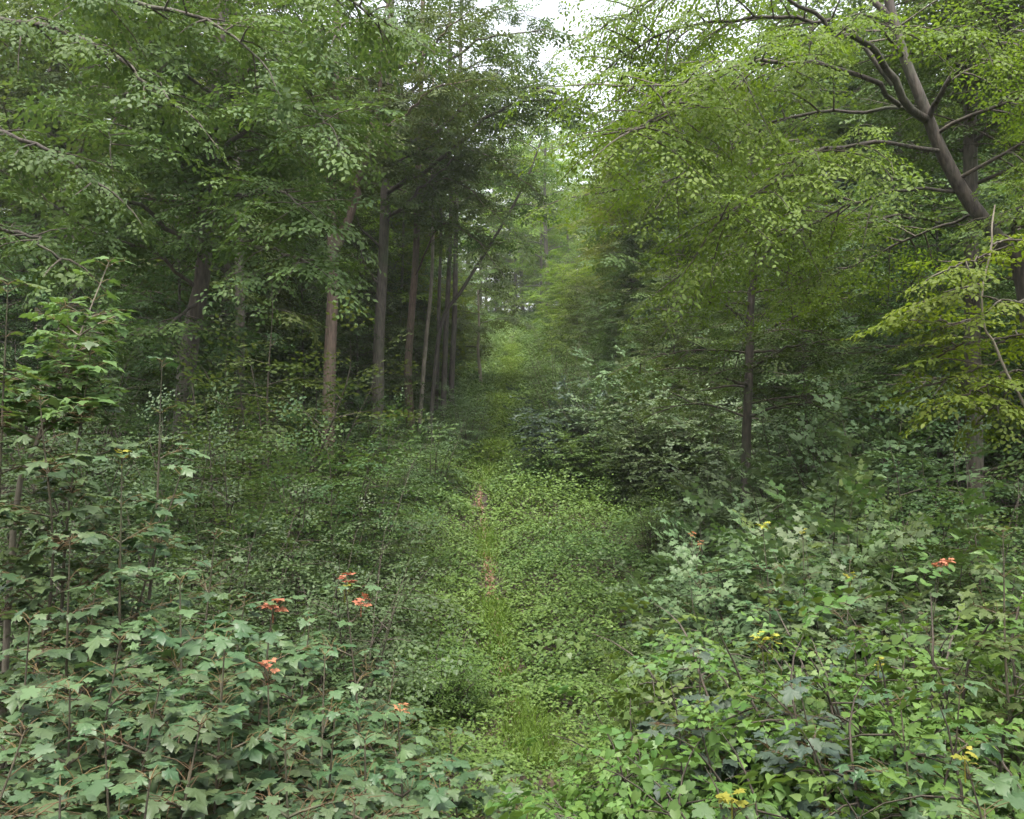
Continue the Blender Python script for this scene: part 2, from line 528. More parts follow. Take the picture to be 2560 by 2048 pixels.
def hero_tree(name, pix, Y, r, label, limbs_px, leaf='beech', bark='bark', seed=1, auto=0, group=None, cat='tree', depth_var=1.0,
              fol=None, taper=.55, auto_h=(0.35, 1.0), auto_len=3.5, auto_az=None, rise=.4, limb_leaf=True, base_y=None, limb_bark=None):
    """trunk through picture points at distance Y, limbs each given as (points, end distance, start radius)"""
    rng = np.random.default_rng(seed)
    top = [W(px, py, Y) for px, py in pix]
    bx, by = top[0][0], (base_y if base_y is not None else Y)
    base = np.array([bx, by, G(bx, by) - .2])
    if top[0][2] > base[2] + .5:
        base[0] += (top[0][0] - top[1][0]) * .5
        top = [base] + top
    root = empty(name, tuple(base), label, cat, group)
    pts = spline(np.array(top), 30) - base
    u = np.linspace(0, 1, len(pts))
    b = Buf()
    tube(b, pts, r * (1 - taper * u) * (1 + .45 * np.exp(-plen(pts) * u / .5)), 12, 0, .02, rng)
    part('trunk', b, [M[bark]], root, True)
    limbs = []
    for L in limbs_px:
        lp, y1, r0 = L[0], L[1], L[2]
        k = len(lp)
        w = np.array([W(q[0], q[1], Y + (y1 - Y) * (i / (k - 1)) ** .8) for i, q in enumerate(lp)]) - base
        # join the trunk where it starts
        j = int(np.argmin(np.linalg.norm(pts - w[0], axis=1)))
        if not (len(L) > 3 and L[3] == 'free'):
            w[0] = pts[j]
        w = spline(w, 18); w[1:-1] += rng.normal(0, .012 + .9 * r0, (16, 3)) * .5
        lb = Buf()
        tube(lb, w, np.linspace(r0, max(.010, r0 * .25), len(w)), 7, 0, .02, rng)
        part('limb', lb, [M[limb_bark or bark]], root, True)
        if not (len(L) > 3 and L[-1] == 'bare'):
            limbs.append(w)
    ab = Buf()
    al = []
    for k in range(auto):
        t = auto_h[0] + (auto_h[1] - auto_h[0]) * (k + rng.uniform(0, 1)) / auto
        p = pts[min(int(t * 29), 29)]
        a = k * 2.4 + seed if auto_az is None else rng.uniform(*auto_az)
        lp = grow(p, (math.cos(a), math.sin(a), rise), auto_len * rng.uniform(.6, 1.2) * (1.1 - .4 * t), 9, rng, up=-.05, wob=.08)
        tube(ab, lp, np.linspace(r * .25, .010, len(lp)), 5, 1)
        al.append(lp)
    f = dict(sec_len=1.7, sec_gap=.42, spray=.7, spray_gap=.38, droop=.14)
    f.update(fol or {})
    foliage(ab, limbs + al, rng, **f)
    part('crown', ab, [M[leaf], M['twig']], root)
    return root

# ---- maple saplings with lobed leaves in layers
def maple_parts(rng, pts, spread, leaf, nodes, leafmat, tmpl='maple', t0=.35, tip=None, bigness=1.0, dense=.095):
    sb, fb = Buf(), Buf()
    L = plen(pts); n = len(pts)
    tube(sb, pts, np.linspace(.005 + .0045 * L, .003, n), 6, 0)
    tan = nrm(np.gradient(pts, axis=0))
    P, D, N, S = [], [], [], []
    def leafat(p, d, sz, pet):
        d = nrm(d)
        e = p + d * pet + np.array([0, 0, .12 * pet])
        tube(fb, np.array([p, (p + e) / 2 + np.array([0, 0, .1 * pet]), e]), [.0022, .0018, .0016], 3, 1)
        dd = nrm(np.array([d[0], d[1], -.10 + rng.normal(0, .17)]))
        P.append(e); D.append(dd); S.append(sz)
        N.append(nrm(UP + np.array([d[0], d[1], 0]) * .18 + rng.normal(0, .17, 3)))
    az0 = rng.uniform(0, 6.28)
    for k in range(nodes):
        t = t0 + (.99 - t0) * k / max(1, nodes - 1)
        f = t * (n - 1); i = min(int(f), n - 2); p = pts[i] + (pts[i + 1] - pts[i]) * (f - i)
        az = az0 + (k % 2) * math.pi / 2 + rng.normal(0, .2)
        for s in (0, math.pi):
            a = az + s + rng.normal(0, .2)
            hd = np.array([math.cos(a), math.sin(a), 0])
            bl = spread * (1.0 - .75 * (t - t0) / (1 - t0)) * rng.uniform(.6, 1.15)
            if t < .90 and bl > .15:
                bp = grow(p, hd + UP * rng.uniform(.35, .8), bl, 5, rng, up=-.06, wob=.05)
                tube(sb, bp, np.linspace(.0065, .003, len(bp)), 4, 0)
                bt = nrm(np.gradient(bp, axis=0))
                m = max(3, int(bl / dense))
                for q in range(m):
                    w = .28 + .72 * q / max(1, m - 1); j = min(int(w * 5), 5)
                    sd = nrm(np.cross(bt[j], UP))
                    for ss in ((-1, 1) if q % 2 else (-1, 1, .2)):
                        leafat(bp[j], bt[j] * .45 + sd * ss + rng.normal(0, .25, 3), leaf * rng.uniform(.45, 1.12), rng.uniform(.05, .12) * bigness)
                for q in range(2):
                    leafat(bp[-1], bt[-1] + rng.normal(0, .5, 3), leaf * rng.uniform(.6, 1), rng.uniform(.03, .08) * bigness)
            else:
                leafat(p, hd + UP * .35, leaf * rng.uniform(.75, 1.1), rng.uniform(.07, .14) * bigness)
    for q in range(4):
        a = az0 + q * 1.57
        leafat(pts[-1], np.array([math.cos(a), math.sin(a), .5]), leaf * .6, .05)
    put_leaves(fb, tmpl, P, D, N, S, 0, rng)
    return sb, fb

def tip_cluster(root, p, size, mat, rng, name, label, n=9):
    b = Buf(); P, D, N, S = [], [], [], []
    for q in range(n):
        a = q * 2.4; e = rng.uniform(.0, .9)
        d = nrm(np.array([math.cos(a), math.sin(a), e]))
        P.append(p + d * .02 + UP * .02 * (q % 3)); D.append(nrm(d + np.array([0, 0, -.2])))
        N.append(nrm(UP - d * .5 * e + rng.normal(0, .2, 3))); S.append(size * rng.uniform(.6, 1.1))
    tube(b, np.array([p - UP * .06, p, p + UP * .03]), [.003, .003, .002], 4, 0)
    put_leaves(b, 'maple', P, D, N, S, 0, rng)
    o = part(name, b, [M[mat]], root)
    o['label'] = label
    return o

def sapling(px, py, Y, seed, label, leafmat='maple', leaf=.135, spread=.55, nodes=8, lean=(0, 0), tips=(), t0=.22, group=None, tmpl='maple',
            base=None, mid=None, bark='stem_green', dense=.095):
    """young maple whose shoot tip stands at picture point (px, py), Y metres ahead"""
    rng = np.random.default_rng(seed)
    leaf *= .62; nodes += 6; spread *= 1.2; t0 = min(t0, .5); dense = .038
    top = W(px, py, Y)
    bx, by = (top[0] - lean[0] - rng.normal(0, .22), Y - lean[1] - rng.normal(0, .15)) if base is None else base
    B = np.array([bx, by, G(bx, by) - .05])
    root = empty('maple_sapling', tuple(B), label, 'sapling', group)
    mids = [] if mid is None else [W(*m) - B for m in mid]
    if not mids:
        d = top - B
        mids = [d * f_ + np.array([-.15 * lean[0], -.15 * lean[1], .08 * np.linalg.norm(lean)]) + rng.normal(0, .055, 3) for f_ in (.35, .7)]
    pts = spline(np.array([np.zeros(3)] + mids + [top - B]), 16)
    sb, fb = maple_parts(rng, pts, spread, leaf, nodes, leafmat, t0=t0, tmpl=tmpl, dense=dense)
    part('stem', sb, [M[bark]], root, True)
    part('foliage', fb, [M[leafmat], M['petiole']], root)
    for tp in tips:
        tx, ty, tY, col, sz = tp
        p = W(tx, ty, tY) - B
        # a shoot carries the coloured leaves
        shoot = Buf(); j = int(np.argmin(np.linalg.norm(pts - p, axis=1) + .6 * np.maximum(0, pts[:, 2] - p[2] + .15)))
        q = pts[j]
        c = part('shoot', shoot, [M[bark]], root)
        b2 = Buf(); tube(b2, spline(np.array([q, (q + p) / 2 + np.array([0, 0, -.03]), p]), 6), np.linspace(.006, .003, 6), 4, 0)
        c.data = b2.mesh('shoot', [M[bark]])
        tip_cluster(root, p, sz * (.58 if col == 'red' else .42), col, rng, 'young_leaves' if col == 'red' else 'yellow_leaves',
                    'coral red young leaves at the shoot tip' if col == 'red' else 'yellowed leaves at the shoot tip')
    return root

# ---- shrubs
def shrub(name, loc, seed, H, spread, label, leaf='shrub', stems=7, group=None, tmpl='kite', leafmul=1.0, spray=.5, sec_len=.8, sec_gap=.24,
          droop=.12, cat='shrub', up=.02, variants=None, lift=.10, tilt=.2, t0=.12, spray_gap=.26):
    rng = np.random.default_rng(seed)
    root = empty(name, loc, label, cat, group)
    b = Buf(); limbs = []
    for k in range(stems):
        a = k * 2.4 + seed + rng.normal(0, .3)
        out = spread * math.sqrt((k + .5) / stems)
        d = np.array([math.cos(a) * out, math.sin(a) * out, H * rng.uniform(.75, 1.05)])
        L = np.linalg.norm(d)
        lp = grow((math.cos(a) * .12, math.sin(a) * .12, -.1), d + UP * H * .25, L, 9, rng, up=-.03 + up, wob=.06)
        tube(b, lp, np.linspace(.014 + .006 * H, .005, len(lp)), 5, 0)
        limbs.append(lp)
    part('stems', b, [M['twig']], root, True)
    fb = Buf()
    foliage(fb, limbs, rng, sec_len=sec_len, sec_gap=sec_gap, spray=spray, spray_gap=spray_gap, droop=droop, leafmul=leafmul, tmpl=tmpl, t0=t0,
            variants=variants, lift=lift, twig_r=.006, tilt=tilt)
    part('foliage', fb, [M[leaf], M['twig']], root)
    return root

def put(root, x, y, rz=0, s=1.0, label=None, group=None, copy=True, dz=0):
    o = copy_tree(root) if copy else root
    o.location = (x, y, G(x, y) + dz); o.rotation_euler = (0, 0, rz)
    o.scale = (s, s, s) if np.isscalar(s) else s
    if label: o['label'] = label
    if group: o['group'] = group
    elif copy and 'group' in o and group == '': del o['group']
    return o


# ================================================================== SETTING
def build_ground():
    xs = np.concatenate([np.linspace(-150, -30, 25)[:-1], np.linspace(-30, 30, 121), np.linspace(30, 150, 25)[1:]])
    ys = np.concatenate([np.linspace(-30, 60, 181), np.linspace(60, 320, 66)[1:]])
    X, Yg = np.meshgrid(xs, ys)
    V = np.stack([X, Yg, gz(X, Yg)], -1).reshape(-1, 3)
    nx, ny = len(xs), len(ys)
    i = np.arange(ny - 1)[:, None] * nx; j = np.arange(nx - 1)[None]
    F = np.stack([i + j, i + j + 1, i + nx + j + 1, i + nx + j], -1).reshape(-1, 4)
    b = Buf(); b.add(V, F)
    o = link(bpy.data.objects.new('ground', b.mesh('ground', [M['soil']], True)))
    tag(o, 'dark leaf littered forest floor rising away from the viewer', None, None, 'structure')
build_ground()

PATH_PX = [(560, 800), (540, 760), (522, 725), (509, 690), (498, 632), (491, 589), (485, 532), (480, 499), (490, 460), (497, 428), (504, 400), (511, 366)]
PATH = spline(np.array([ground_at(*p) for p in PATH_PX]), 90)

def path_dist(x, y):
    px = np.interp(y, PATH[:, 1], PATH[:, 0], left=PATH[0, 0], right=PATH[-1, 0])
    return np.abs(x - px)

def build_path():
    rng = np.random.default_rng(3)
    V = []
    y_end = ground_at(522, 725)[1]
    rows = [p for p in PATH if p[1] > y_end]
    for p in rows:
        w = .09 + .025 * rng.normal()
        for s in (-1, -.4, .4, 1):
            x = p[0] + s * w; V.append((x, p[1], G(x, p[1]) + .03))
    n = len(rows); i = np.arange(n - 1)[:, None] * 4; j = np.arange(3)[None]
    F = np.stack([i + j, i + j + 1, i + 4 + j + 1, i + 4 + j], -1).reshape(-1, 4)
    b = Buf(); b.add(V, F)
    o = link(bpy.data.objects.new('path', b.mesh('path', [M['path']], True)))
    tag(o, 'narrow trodden reddish earth footpath running up the middle', None, None, 'structure')
build_path()

def wave(x, y, s, k=0.):
    return (np.sin(x * s + 1.7 * np.sin(y * s * .8 + k) + k) + np.sin(y * s * 1.1 + 1.3 * np.sin(x * s * .7 + 2 + k))) * .5

def bare(y):
    """how open the footpath is at distance y (1 = bare earth showing)"""
    g = lambda a, w: np.exp(-((y - a) / w) ** 2)
    return np.clip(g(BA, 1.1) + .55 * g(BB, 1.2) + .6 * g(BC, .6), 0, 1)
BA = ground_at(480, 505)[1]; BB = ground_at(488, 560)[1]; BC = ground_at(490, 588)[1]

def cover_stuff():
    rng = np.random.default_rng(11)
    b = Buf()
    for y0, y1, dens, ls in ((2.5, 12, 1100, .068), (12, 24, 900, .085), (24, 45, 420, .115), (45, 90, 170, .17), (90, 160, 45, .32)):
        hw0, hw1 = 3 + .42 * y0, 3 + .42 * y1
        area = (hw0 + hw1) * (y1 - y0)
        n = int(area * dens)
        y = rng.uniform(y0, y1, n); x = rng.uniform(-1, 1, n) * (3 + .42 * y)
        d = path_dist(x, y)
        hump = .36 + .26 * np.clip(wave(x, y, 1.9) + .8 * wave(x, y, 4.9, 1.) + .5 * wave(x, y, 9.1, 2.), -1.2, 1.6)
        hump = np.maximum(hump, .06) * np.clip(d / 1.0, .22, 1) * np.where(x > .8, 1.25, 1) * np.where(y > 24, 1.5, 1)
        br = bare(y)
        keep = rng.uniform(size=n) < np.clip((d - .06 - .12 * br) / .30, .55 - .50 * br, 1)
        x, y, hump, d = x[keep], y[keep], hump[keep], d[keep]; n = len(x)
        z = gz(x, y) + .03 + hump * (1 - rng.uniform(size=n) ** 1.6) * rng.uniform(.75, 1.25, n)
        a = rng.uniform(0, 6.283, n)
        D = np.stack([np.cos(a), np.sin(a), rng.normal(-.12, .25, n)], -1)
        N = np.stack([rng.normal(0, .5, n), rng.normal(-.15, .5, n), np.ones(n)], -1)
        S = ls * rng.uniform(.6, 1.25, n)
        tint = np.clip(.5 + .35 * wave(x, y, .8, 2.) + rng.normal(0, .22, n) + .25 * np.exp(-d / .8), 0, 1)
        put_leaves(b, 'oval' if y1 < 12 else 'kite', np.stack([x, y, z], -1), D, N, S, 0, rng, tint)
    o = link(bpy.data.objects.new('ground_cover', b.mesh('ground_cover', [M['herb']])))
    tag(o, 'low leafy green herbs covering the clearing on both sides of the footpath', None, None, 'stuff')
cover_stuff()

def grass_stuff():
    rng = np.random.default_rng(12)
    b = Buf()
    gy = ground_at(522, 735)[1]
    for y0, y1, n, w, h, half in ((gy - 1.2, gy + 1.2, 2200, .006, .22, .40), (gy + 1.3, 24, 4500, .010, .20, .30), (24, 70, 5000, .02, .32, .6)):
        y = rng.uniform(y0, y1, n)
        px = np.interp(y, PATH[:, 1], PATH[:, 0], left=PATH[0, 0], right=PATH[-1, 0])
        x = px + rng.normal(0, half * .6, n)
        keep = rng.uniform(size=n) < np.clip(.55 + .8 * wave(x, y, 1.1, .7), .15, 1) * (1 - .9 * bare(y))
        x, y = x[keep], y[keep]; n = len(x)
        a = rng.uniform(0, 6.283, n); hh = h * rng.uniform(.5, 1.25, n)
        base = np.stack([x, y, gz(x, y)], -1)
        side = np.stack([np.cos(a), np.sin(a), 0 * a], -1) * w
        lean = np.stack([rng.normal(0, .35, n), rng.normal(0, .35, n), np.ones(n)], -1)
        lean2 = lean + np.stack([rng.normal(0, .5, n), rng.normal(0, .5, n), -.25 * np.ones(n)], -1)
        mid = base + lean * (hh * .55)[:, None]; tip = mid + lean2 * (hh * .5)[:, None]
        V = np.stack([base - side, base + side, mid + side * .7, mid - side * .7, tip], 1)
        F4 = np.array([[0, 1, 2, 3]])[None] + (np.arange(n) * 5)[:, None, None]
        F3 = np.array([[3, 2, 4]])[None] + (np.arange(n) * 5)[:, None, None]
        t = rng.uniform(size=n)
        st = b.n
        b.add(V.reshape(-1, 3), F4.reshape(-1, 4), 0, t)
        b.n = st; b.add(np.zeros((0, 3)), F3.reshape(-1, 3), 0, t); b.n = st + 5 * n
    o = link(bpy.data.objects.new('grass', b.mesh('grass', [M['grass']])))
    tag(o, 'bright yellow green grass growing along the footpath', None, None, 'stuff')
grass_stuff()

def bright_stuff():
    rng = np.random.default_rng(15)
    b = Buf()
    y0 = ground_at(495, 470)[1]
    n = 42000
    y = rng.uniform(y0, 78, n)
    px = np.interp(y, PATH[:, 1], PATH[:, 0], left=PATH[0, 0], right=PATH[-1, 0])
    x = px + .3 + rng.normal(0, .6, n) * (.6 + y / 80)
    keep = rng.uniform(size=n) < np.clip(.6 + .7 * wave(x, y, .9, .4), .1, 1)
    x, y = x[keep], y[keep]; n = len(x)
    hump = .25 + .55 * np.clip(.5 + wave(x, y, .8, 3.), 0, 1.3)
    a = rng.uniform(0, 6.283, n)
    D = np.stack([np.cos(a), np.sin(a), rng.normal(-.1, .3, n)], -1)
    N = np.stack([rng.normal(0, .35, n), rng.normal(-.1, .35, n), np.ones(n)], -1)
    put_leaves(b, 'kite', np.stack([x, y, gz(x, y) + hump * rng.uniform(.2, 1, n)], -1), D, N, rng.uniform(.08, .16, n), 0, rng)
    o = link(bpy.data.objects.new('fern_patch', b.mesh('fern_patch', [M['grass']])))
    tag(o, 'sunlit yellow green low plants filling the far stretch of the footpath', None, None, 'stuff')
bright_stuff()

def litter_stuff():
    rng = np.random.default_rng(14)
    b = Buf(); n = 420
    y = np.concatenate([rng.normal(c, .7, n // 3) for c in (BA, BB, BC)])
    px = np.interp(y, PATH[:, 1], PATH[:, 0])
    x = px + rng.normal(0, .07, len(y))
    a = rng.uniform(0, 6.283, len(y))
    D = np.stack([np.cos(a), np.sin(a), rng.normal(0, .15, len(y))], -1)
    N = np.stack([rng.normal(0, .25, len(y)), rng.normal(0, .25, len(y)), np.ones(len(y))], -1)
    put_leaves(b, 'kite', np.stack([x, y, gz(x, y) + rng.uniform(.04, .07, len(y))], -1), D, N, rng.uniform(.05, .09, len(y)), 0, rng)
    o = link(bpy.data.objects.new('leaf_litter', b.mesh('leaf_litter', [M['litter']])))
    tag(o, 'reddish brown fallen leaves on the bare stretches of the footpath', None, None, 'stuff')
litter_stuff()

# ================================================================== TREES NAMED BY THEIR PLACE IN THE WOOD
Rl = dict(sec_len=1.9, sec_gap=.22, spray=.8, spray_gap=.28, droop=.16, leafmul=1.2, tilt=.42)
hero_tree('beech_tree', [(184, 400), (194, 320), (202, 280), (209, 200), (212, 150), (216, 100), (222, 30), (228, -90)], 20, .23,
          'grey brown trunk behind the left thicket, leaning slightly right, boughs rising to its left',
          [([(206, 240), (190, 185), (165, 140), (140, 70), (105, -20)], 18, .07),
           ([(208, 205), (182, 160), (155, 90), (150, 30)], 19, .06),
           ([(206, 250), (150, 212), (100, 190), (40, 150), (-30, 110)], 17, .06),
           ([(203, 290), (150, 250), (80, 225), (10, 160)], 18, .05),
           ([(209, 200), (245, 195), (275, 190), (305, 208)], 16, .06),
           ([(211, 160), (255, 120), (300, 105), (330, 125)], 15, .06),
           ([(207, 235), (240, 245), (275, 250), (312, 264)], 16, .05),
           ([(213, 130), (260, 60), (320, 30), (370, 20)], 15, .06),
           ([(216, 90), (170, 70), (120, 100), (110, 150)], 15, .05),
           ([(198, 300), (160, 330), (110, 335)], 17, .04),
           ([(218, 60), (200, 10), (160, -20), (90, 0)], 15, .05)], leaf='beech', seed=3, auto=18, auto_h=(.5, 1), auto_len=3.4, fol=Rl)

hero_tree('beech_tree', [(329, 392), (331, 330), (333, 280), (331, 200), (334, 120), (336, 40), (338, -90)], 29, .24,
          'forked trunk rosy brown at its foot, second trunk from the left, thick right hand fork',
          [([(335, 252), (350, 215), (362, 170), (374, 120), (382, 60), (390, -30)], 29, .17),
           ([(332, 180), (300, 150), (270, 110)], 27, .07),
           ([(372, 130), (400, 120), (430, 90), (470, 80)], 26, .07, 'free'),
           ([(334, 110), (300, 80), (280, 20)], 27, .07),
           ([(380, 70), (420, 60), (445, 30), (466, 14)], 26, .07, 'free')],
          leaf='beech', bark='bark_red', seed=5, auto=12, auto_h=(.62, 1), auto_len=4.0, fol=dict(Rl, leafmul=1.35, sec_gap=.32))

hero_tree('beech_tree', [(377, 450), (378, 400), (379, 340), (383, 260), (385, 200), (386, 140), (390, 40), (393, -90)], 33, .26,
          'thickest straight trunk left of the footpath with mossy grey bark',
          [([(386, 225), (405, 205), (430, 180), (460, 150)], 31, .09),
           ([(386, 140), (425, 140), (470, 102), (520, 88), (560, 95)], 29, .10),
           ([(386, 110), (430, 75), (480, 40), (540, 30)], 28, .09),
           ([(385, 190), (440, 160), (490, 115), (545, 100), (600, 116)], 28, .10),
           ([(384, 255), (360, 225), (345, 190)], 32, .06, 'bare'),
           ([(380, 290), (365, 265), (355, 225)], 32, .05, 'bare')],
          leaf='beech', bark='bark', seed=6, auto=10, auto_h=(.66, 1), auto_len=4.2, fol=dict(Rl, leafmul=1.45, sec_gap=.33))

hero_tree('beech_tree', [(410, 412), (408, 370), (411, 320), (415, 270), (417, 220), (418, 170), (421, 90), (424, -60)], 37, .20,
          'slim sinuous trunk with rust red foot, right of the thickest trunk',
          [([(417, 200), (440, 165), (480, 130), (520, 125)], 34, .06), ([(416, 215), (440, 180), (470, 190), (505, 225)], 31, .05), ([(414, 270), (440, 225), (470, 235), (500, 270)], 31, .045), ([(417, 180), (445, 150), (485, 155), (530, 185)], 31, .05), ([(419, 150), (450, 110), (500, 70)], 34, .06)],
          leaf='beech', bark='bark_red', seed=7, auto=9, auto_h=(.66, 1), auto_len=3.5, fol=dict(Rl, leafmul=1.5, sec_gap=.46))

for k, (px, Y, r, bark, lab, seed) in enumerate([
        ([(421, 405), (426, 340), (431, 290), (433, 230), (432, 150), (434, 40)], 38, .11, 'bark_pale', 'thin pale grey trunk between the sinuous trunk and dark twin trunks', 21),
        ([(444, 385), (446, 330), (449, 270), (451, 200), (449, 120), (450, 0)], 41, .15, 'bark_dark', 'dark trunk at the right end of the left hand row', 22),
        ([(437, 380), (439, 300), (441, 230), (440, 150), (441, 40)], 42, .11, 'bark_dark', 'very thin black trunk just left of the dark end trunk', 23),
        ([(402, 400), (400, 330), (403, 250), (404, 150), (400, 30)], 44, .10, 'bark_dark', 'thin dark trunk half hidden behind the sinuous trunk', 24),
        ([(352, 420), (353, 350), (351, 260), (350, 150), (352, 20)], 46, .13, 'bark_dark', 'distant dim trunk between the forked trunk and the thickest trunk', 25),
        ([(240, 330), (239, 240), (237, 90), (241, 40), (240, -60)], 26, .17, 'bark_dark', 'dark straight trunk showing high up right of the leftmost trunk', 26),
        ([(480, 372), (478, 350), (479, 325), (478, 290)], 52, .12, 'bark_pale', 'pale short dead trunk beside the far end of the footpath', 27)]):
    hero_tree('beech_tree', px, Y, r, lab, [], leaf='beech', bark=bark, seed=seed, auto=6 if k != 6 else 5,
              auto_h=(.66 if k != 6 else .5, 1), auto_len=3.0, fol=dict(Rl, leafmul=1.5, sec_gap=.34))

hero_tree('beech_tree', [(-110, 560), (-105, 300), (-95, 60), (-90, -200)], 11, .20,
          'tree outside the left edge whose near boughs hang into the top left corner',
          [([(-95, 60), (0, 20), (80, 40), (140, 75), (185, 110)], 9.5, .05), ([(-95, 0), (20, -20), (120, 0), (200, 20), (260, 60)], 10, .05),
           ([(-100, 150), (-20, 130), (50, 150), (110, 190)], 10, .045), ([(-100, 230), (-40, 220), (20, 235), (70, 260)], 10, .04),
           ([(-95, -60), (60, -80), (200, -50), (330, -10), (390, 25)], 11, .05)],
          leaf='beech', bark='bark', seed=9, auto=0, fol=dict(sec_len=1.2, sec_gap=.20, spray=.5, spray_gap=.24, droop=.3, tilt=.35, leafmul=1.1, tmpl='oval'))
hero_tree('beech_tree', [(452, 372), (455, 300), (456, 220), (459, 120), (461, 30), (462, -80)], 46, .17,
          'dark trunk furthest along the left row, level boughs reaching over the ride',
          [([(459, 130), (480, 110), (505, 112), (535, 125)], 44, .06), ([(460, 80), (485, 60), (510, 55), (540, 62)], 43, .06), ([(459, 120), (500, 95), (545, 100), (580, 120)], 42, .06),
           ([(461, 40), (485, 15), (510, 8), (538, 18)], 43, .06), ([(457, 180), (480, 165), (505, 170), (528, 185)], 45, .05),
           ([(461, 10), (490, -25), (520, -30), (545, -15)], 44, .06), ([(458, 150), (480, 140), (500, 148), (520, 160)], 42, .05)],
          leaf='beech', bark='bark_dark', seed=33, auto=5, auto_h=(.5, 1), auto_len=3.4, fol=dict(Rl, leafmul=1.5, sec_gap=.40))
# leaning dark stem crossing towards the gap
hero_tree('beech_tree', [(440, 330), (462, 290), (482, 258), (505, 220), (527, 178), (545, 130)], 36, .09,
          'thin dark stem leaning steeply right towards the gap of sky', [], leaf='beech', bark='bark_dark', seed=31, auto=8,
          auto_h=(.5, 1), auto_len=2.4, fol=dict(Rl, sec_len=1.2, leafmul=1.4, sec_gap=.34))

# right hand side
hero_tree('hornbeam_tree', [(746, 460), (748, 400), (750, 340), (751, 300), (756, 250), (752, 200), (748, 130), (745, 60)], 17.5, .105,
          'slender dark trunk with tiers of level sprays, standing alone in the right half',
          [([(751, 290), (765, 255), (790, 240), (830, 232)], 16.8, .05), ([(750, 330), (720, 300), (690, 290)], 16.8, .04),
           ([(753, 245), (735, 215), (700, 195)], 16.4, .05), ([(749, 370), (780, 350), (830, 340)], 16.4, .04),
           ([(748, 395), (715, 375), (680, 368)], 16.4, .04), ([(750, 345), (790, 320), (840, 300)], 16.4, .04),
           ([(755, 235), (790, 200), (830, 170)], 16.8, .05), ([(747, 420), (780, 405), (815, 405)], 16.4, .035)],
          leaf='beech', bark='bark_dark', seed=41, auto=24, auto_h=(.2, 1), auto_len=2.5, rise=.22,
          fol=dict(t0=.34, sec_len=1.1, sec_gap=.20, spray=.55, spray_gap=.28, droop=.08, tilt=.15, leafmul=1.15))

HB = dict(sec_len=2.0, sec_gap=.125, spray=.60, spray_gap=.21, tmpl='oval', droop=.22, tilt=.22, lift=-.02, t0=.30, leafmul=.76)
hero_tree('hornbeam_tree', [(1056, 600), (1048, 480), (1031, 330), (1019, 264), (1003, 246), (985, 222), (966, 197), (950, 169), (934, 134), (922, 102), (907, 65), (895, 26), (872, -70)],
          13, .145, 'big leaning trunk at the right edge arching over the footpath with drooping yellow green foliage',
          [([(930, 128), (912, 112), (891, 79), (875, 57), (861, 41), (836, 28), (816, 15), (785, 0), (740, -20)], 11.8, .07, 'bare'),
           ([(900, 105), (870, 80), (816, 64), (787, 62), (753, 61), (718, 71), (679, 83), (616, 86)], 10.5, .042, 'free'),
           ([(730, 67), (700, 88), (669, 106), (650, 122), (630, 132)], 10.4, .03, 'free'),
           ([(945, 158), (885, 142), (836, 147), (797, 163), (760, 190), (715, 225)], 11.0, .035),
           ([(965, 190), (900, 190), (850, 205), (800, 230), (740, 248), (690, 268)], 14.0, .028),
           ([(893, 85), (850, 30), (800, 20), (730, 20), (660, 35), (600, 75)], 13.5, .045, 'free'),
           ([(920, 115), (860, 110), (800, 115), (730, 140), (670, 180), (590, 195)], 14.5, .032),
           ([(985, 215), (950, 222), (910, 240), (860, 262), (815, 285), (785, 300)], 15.5, .028),
           ([(926, 128), (950, 80), (990, 40), (1040, 20)], 11.5, .05),
           ([(1005, 250), (1020, 210), (1050, 180)], 12, .04),
           ([(890, 0), (820, -30), (720, -20), (650, 0), (600, 30)], 14.0, .05)],
          leaf='hornbeam', bark='bark_dark', limb_bark='bark_dark', seed=42, auto=4, auto_h=(.42, .95), auto_len=2.6, auto_az=(-2.7, -.4), fol=HB)

hero_tree('hornbeam_tree', [(975, 470), (972, 300), (970, 138), (971, 69), (966, 30), (961, 0), (950, -80)], 17, .17,
          'upright brown trunk with a narrow fork, behind the big leaning trunk',
          [([(969, 90), (957, 50), (945, 0), (935, -50)], 17, .09), ([(970, 150), (1000, 110), (1040, 90)], 16, .05),
           ([(971, 240), (930, 220), (890, 215), (850, 235)], 15.5, .05), ([(972, 280), (1010, 250), (1050, 240)], 15.5, .05)],
          leaf='beech', bark='bark', seed=43, auto=30, auto_h=(.15, 1), auto_len=3.2, fol=dict(sec_len=1.5, sec_gap=.24, spray=.65, spray_gap=.3, droop=.12, leafmul=1.15))
hero_tree('hornbeam_tree', [(1060, 400), (1042, 200), (1023, 75), (1003, 0), (990, -60)], 16, .13,
          'dark limb like trunk slanting out of the top right corner', [([(1030, 120), (1000, 90), (985, 40)], 15, .04)],
          leaf='beech', bark='bark_dark', seed=44, auto=20, auto_h=(.3, 1), auto_len=2.8, fol=dict(sec_len=1.4, sec_gap=.26, spray=.6, spray_gap=.3, droop=.14, leafmul=1.1))
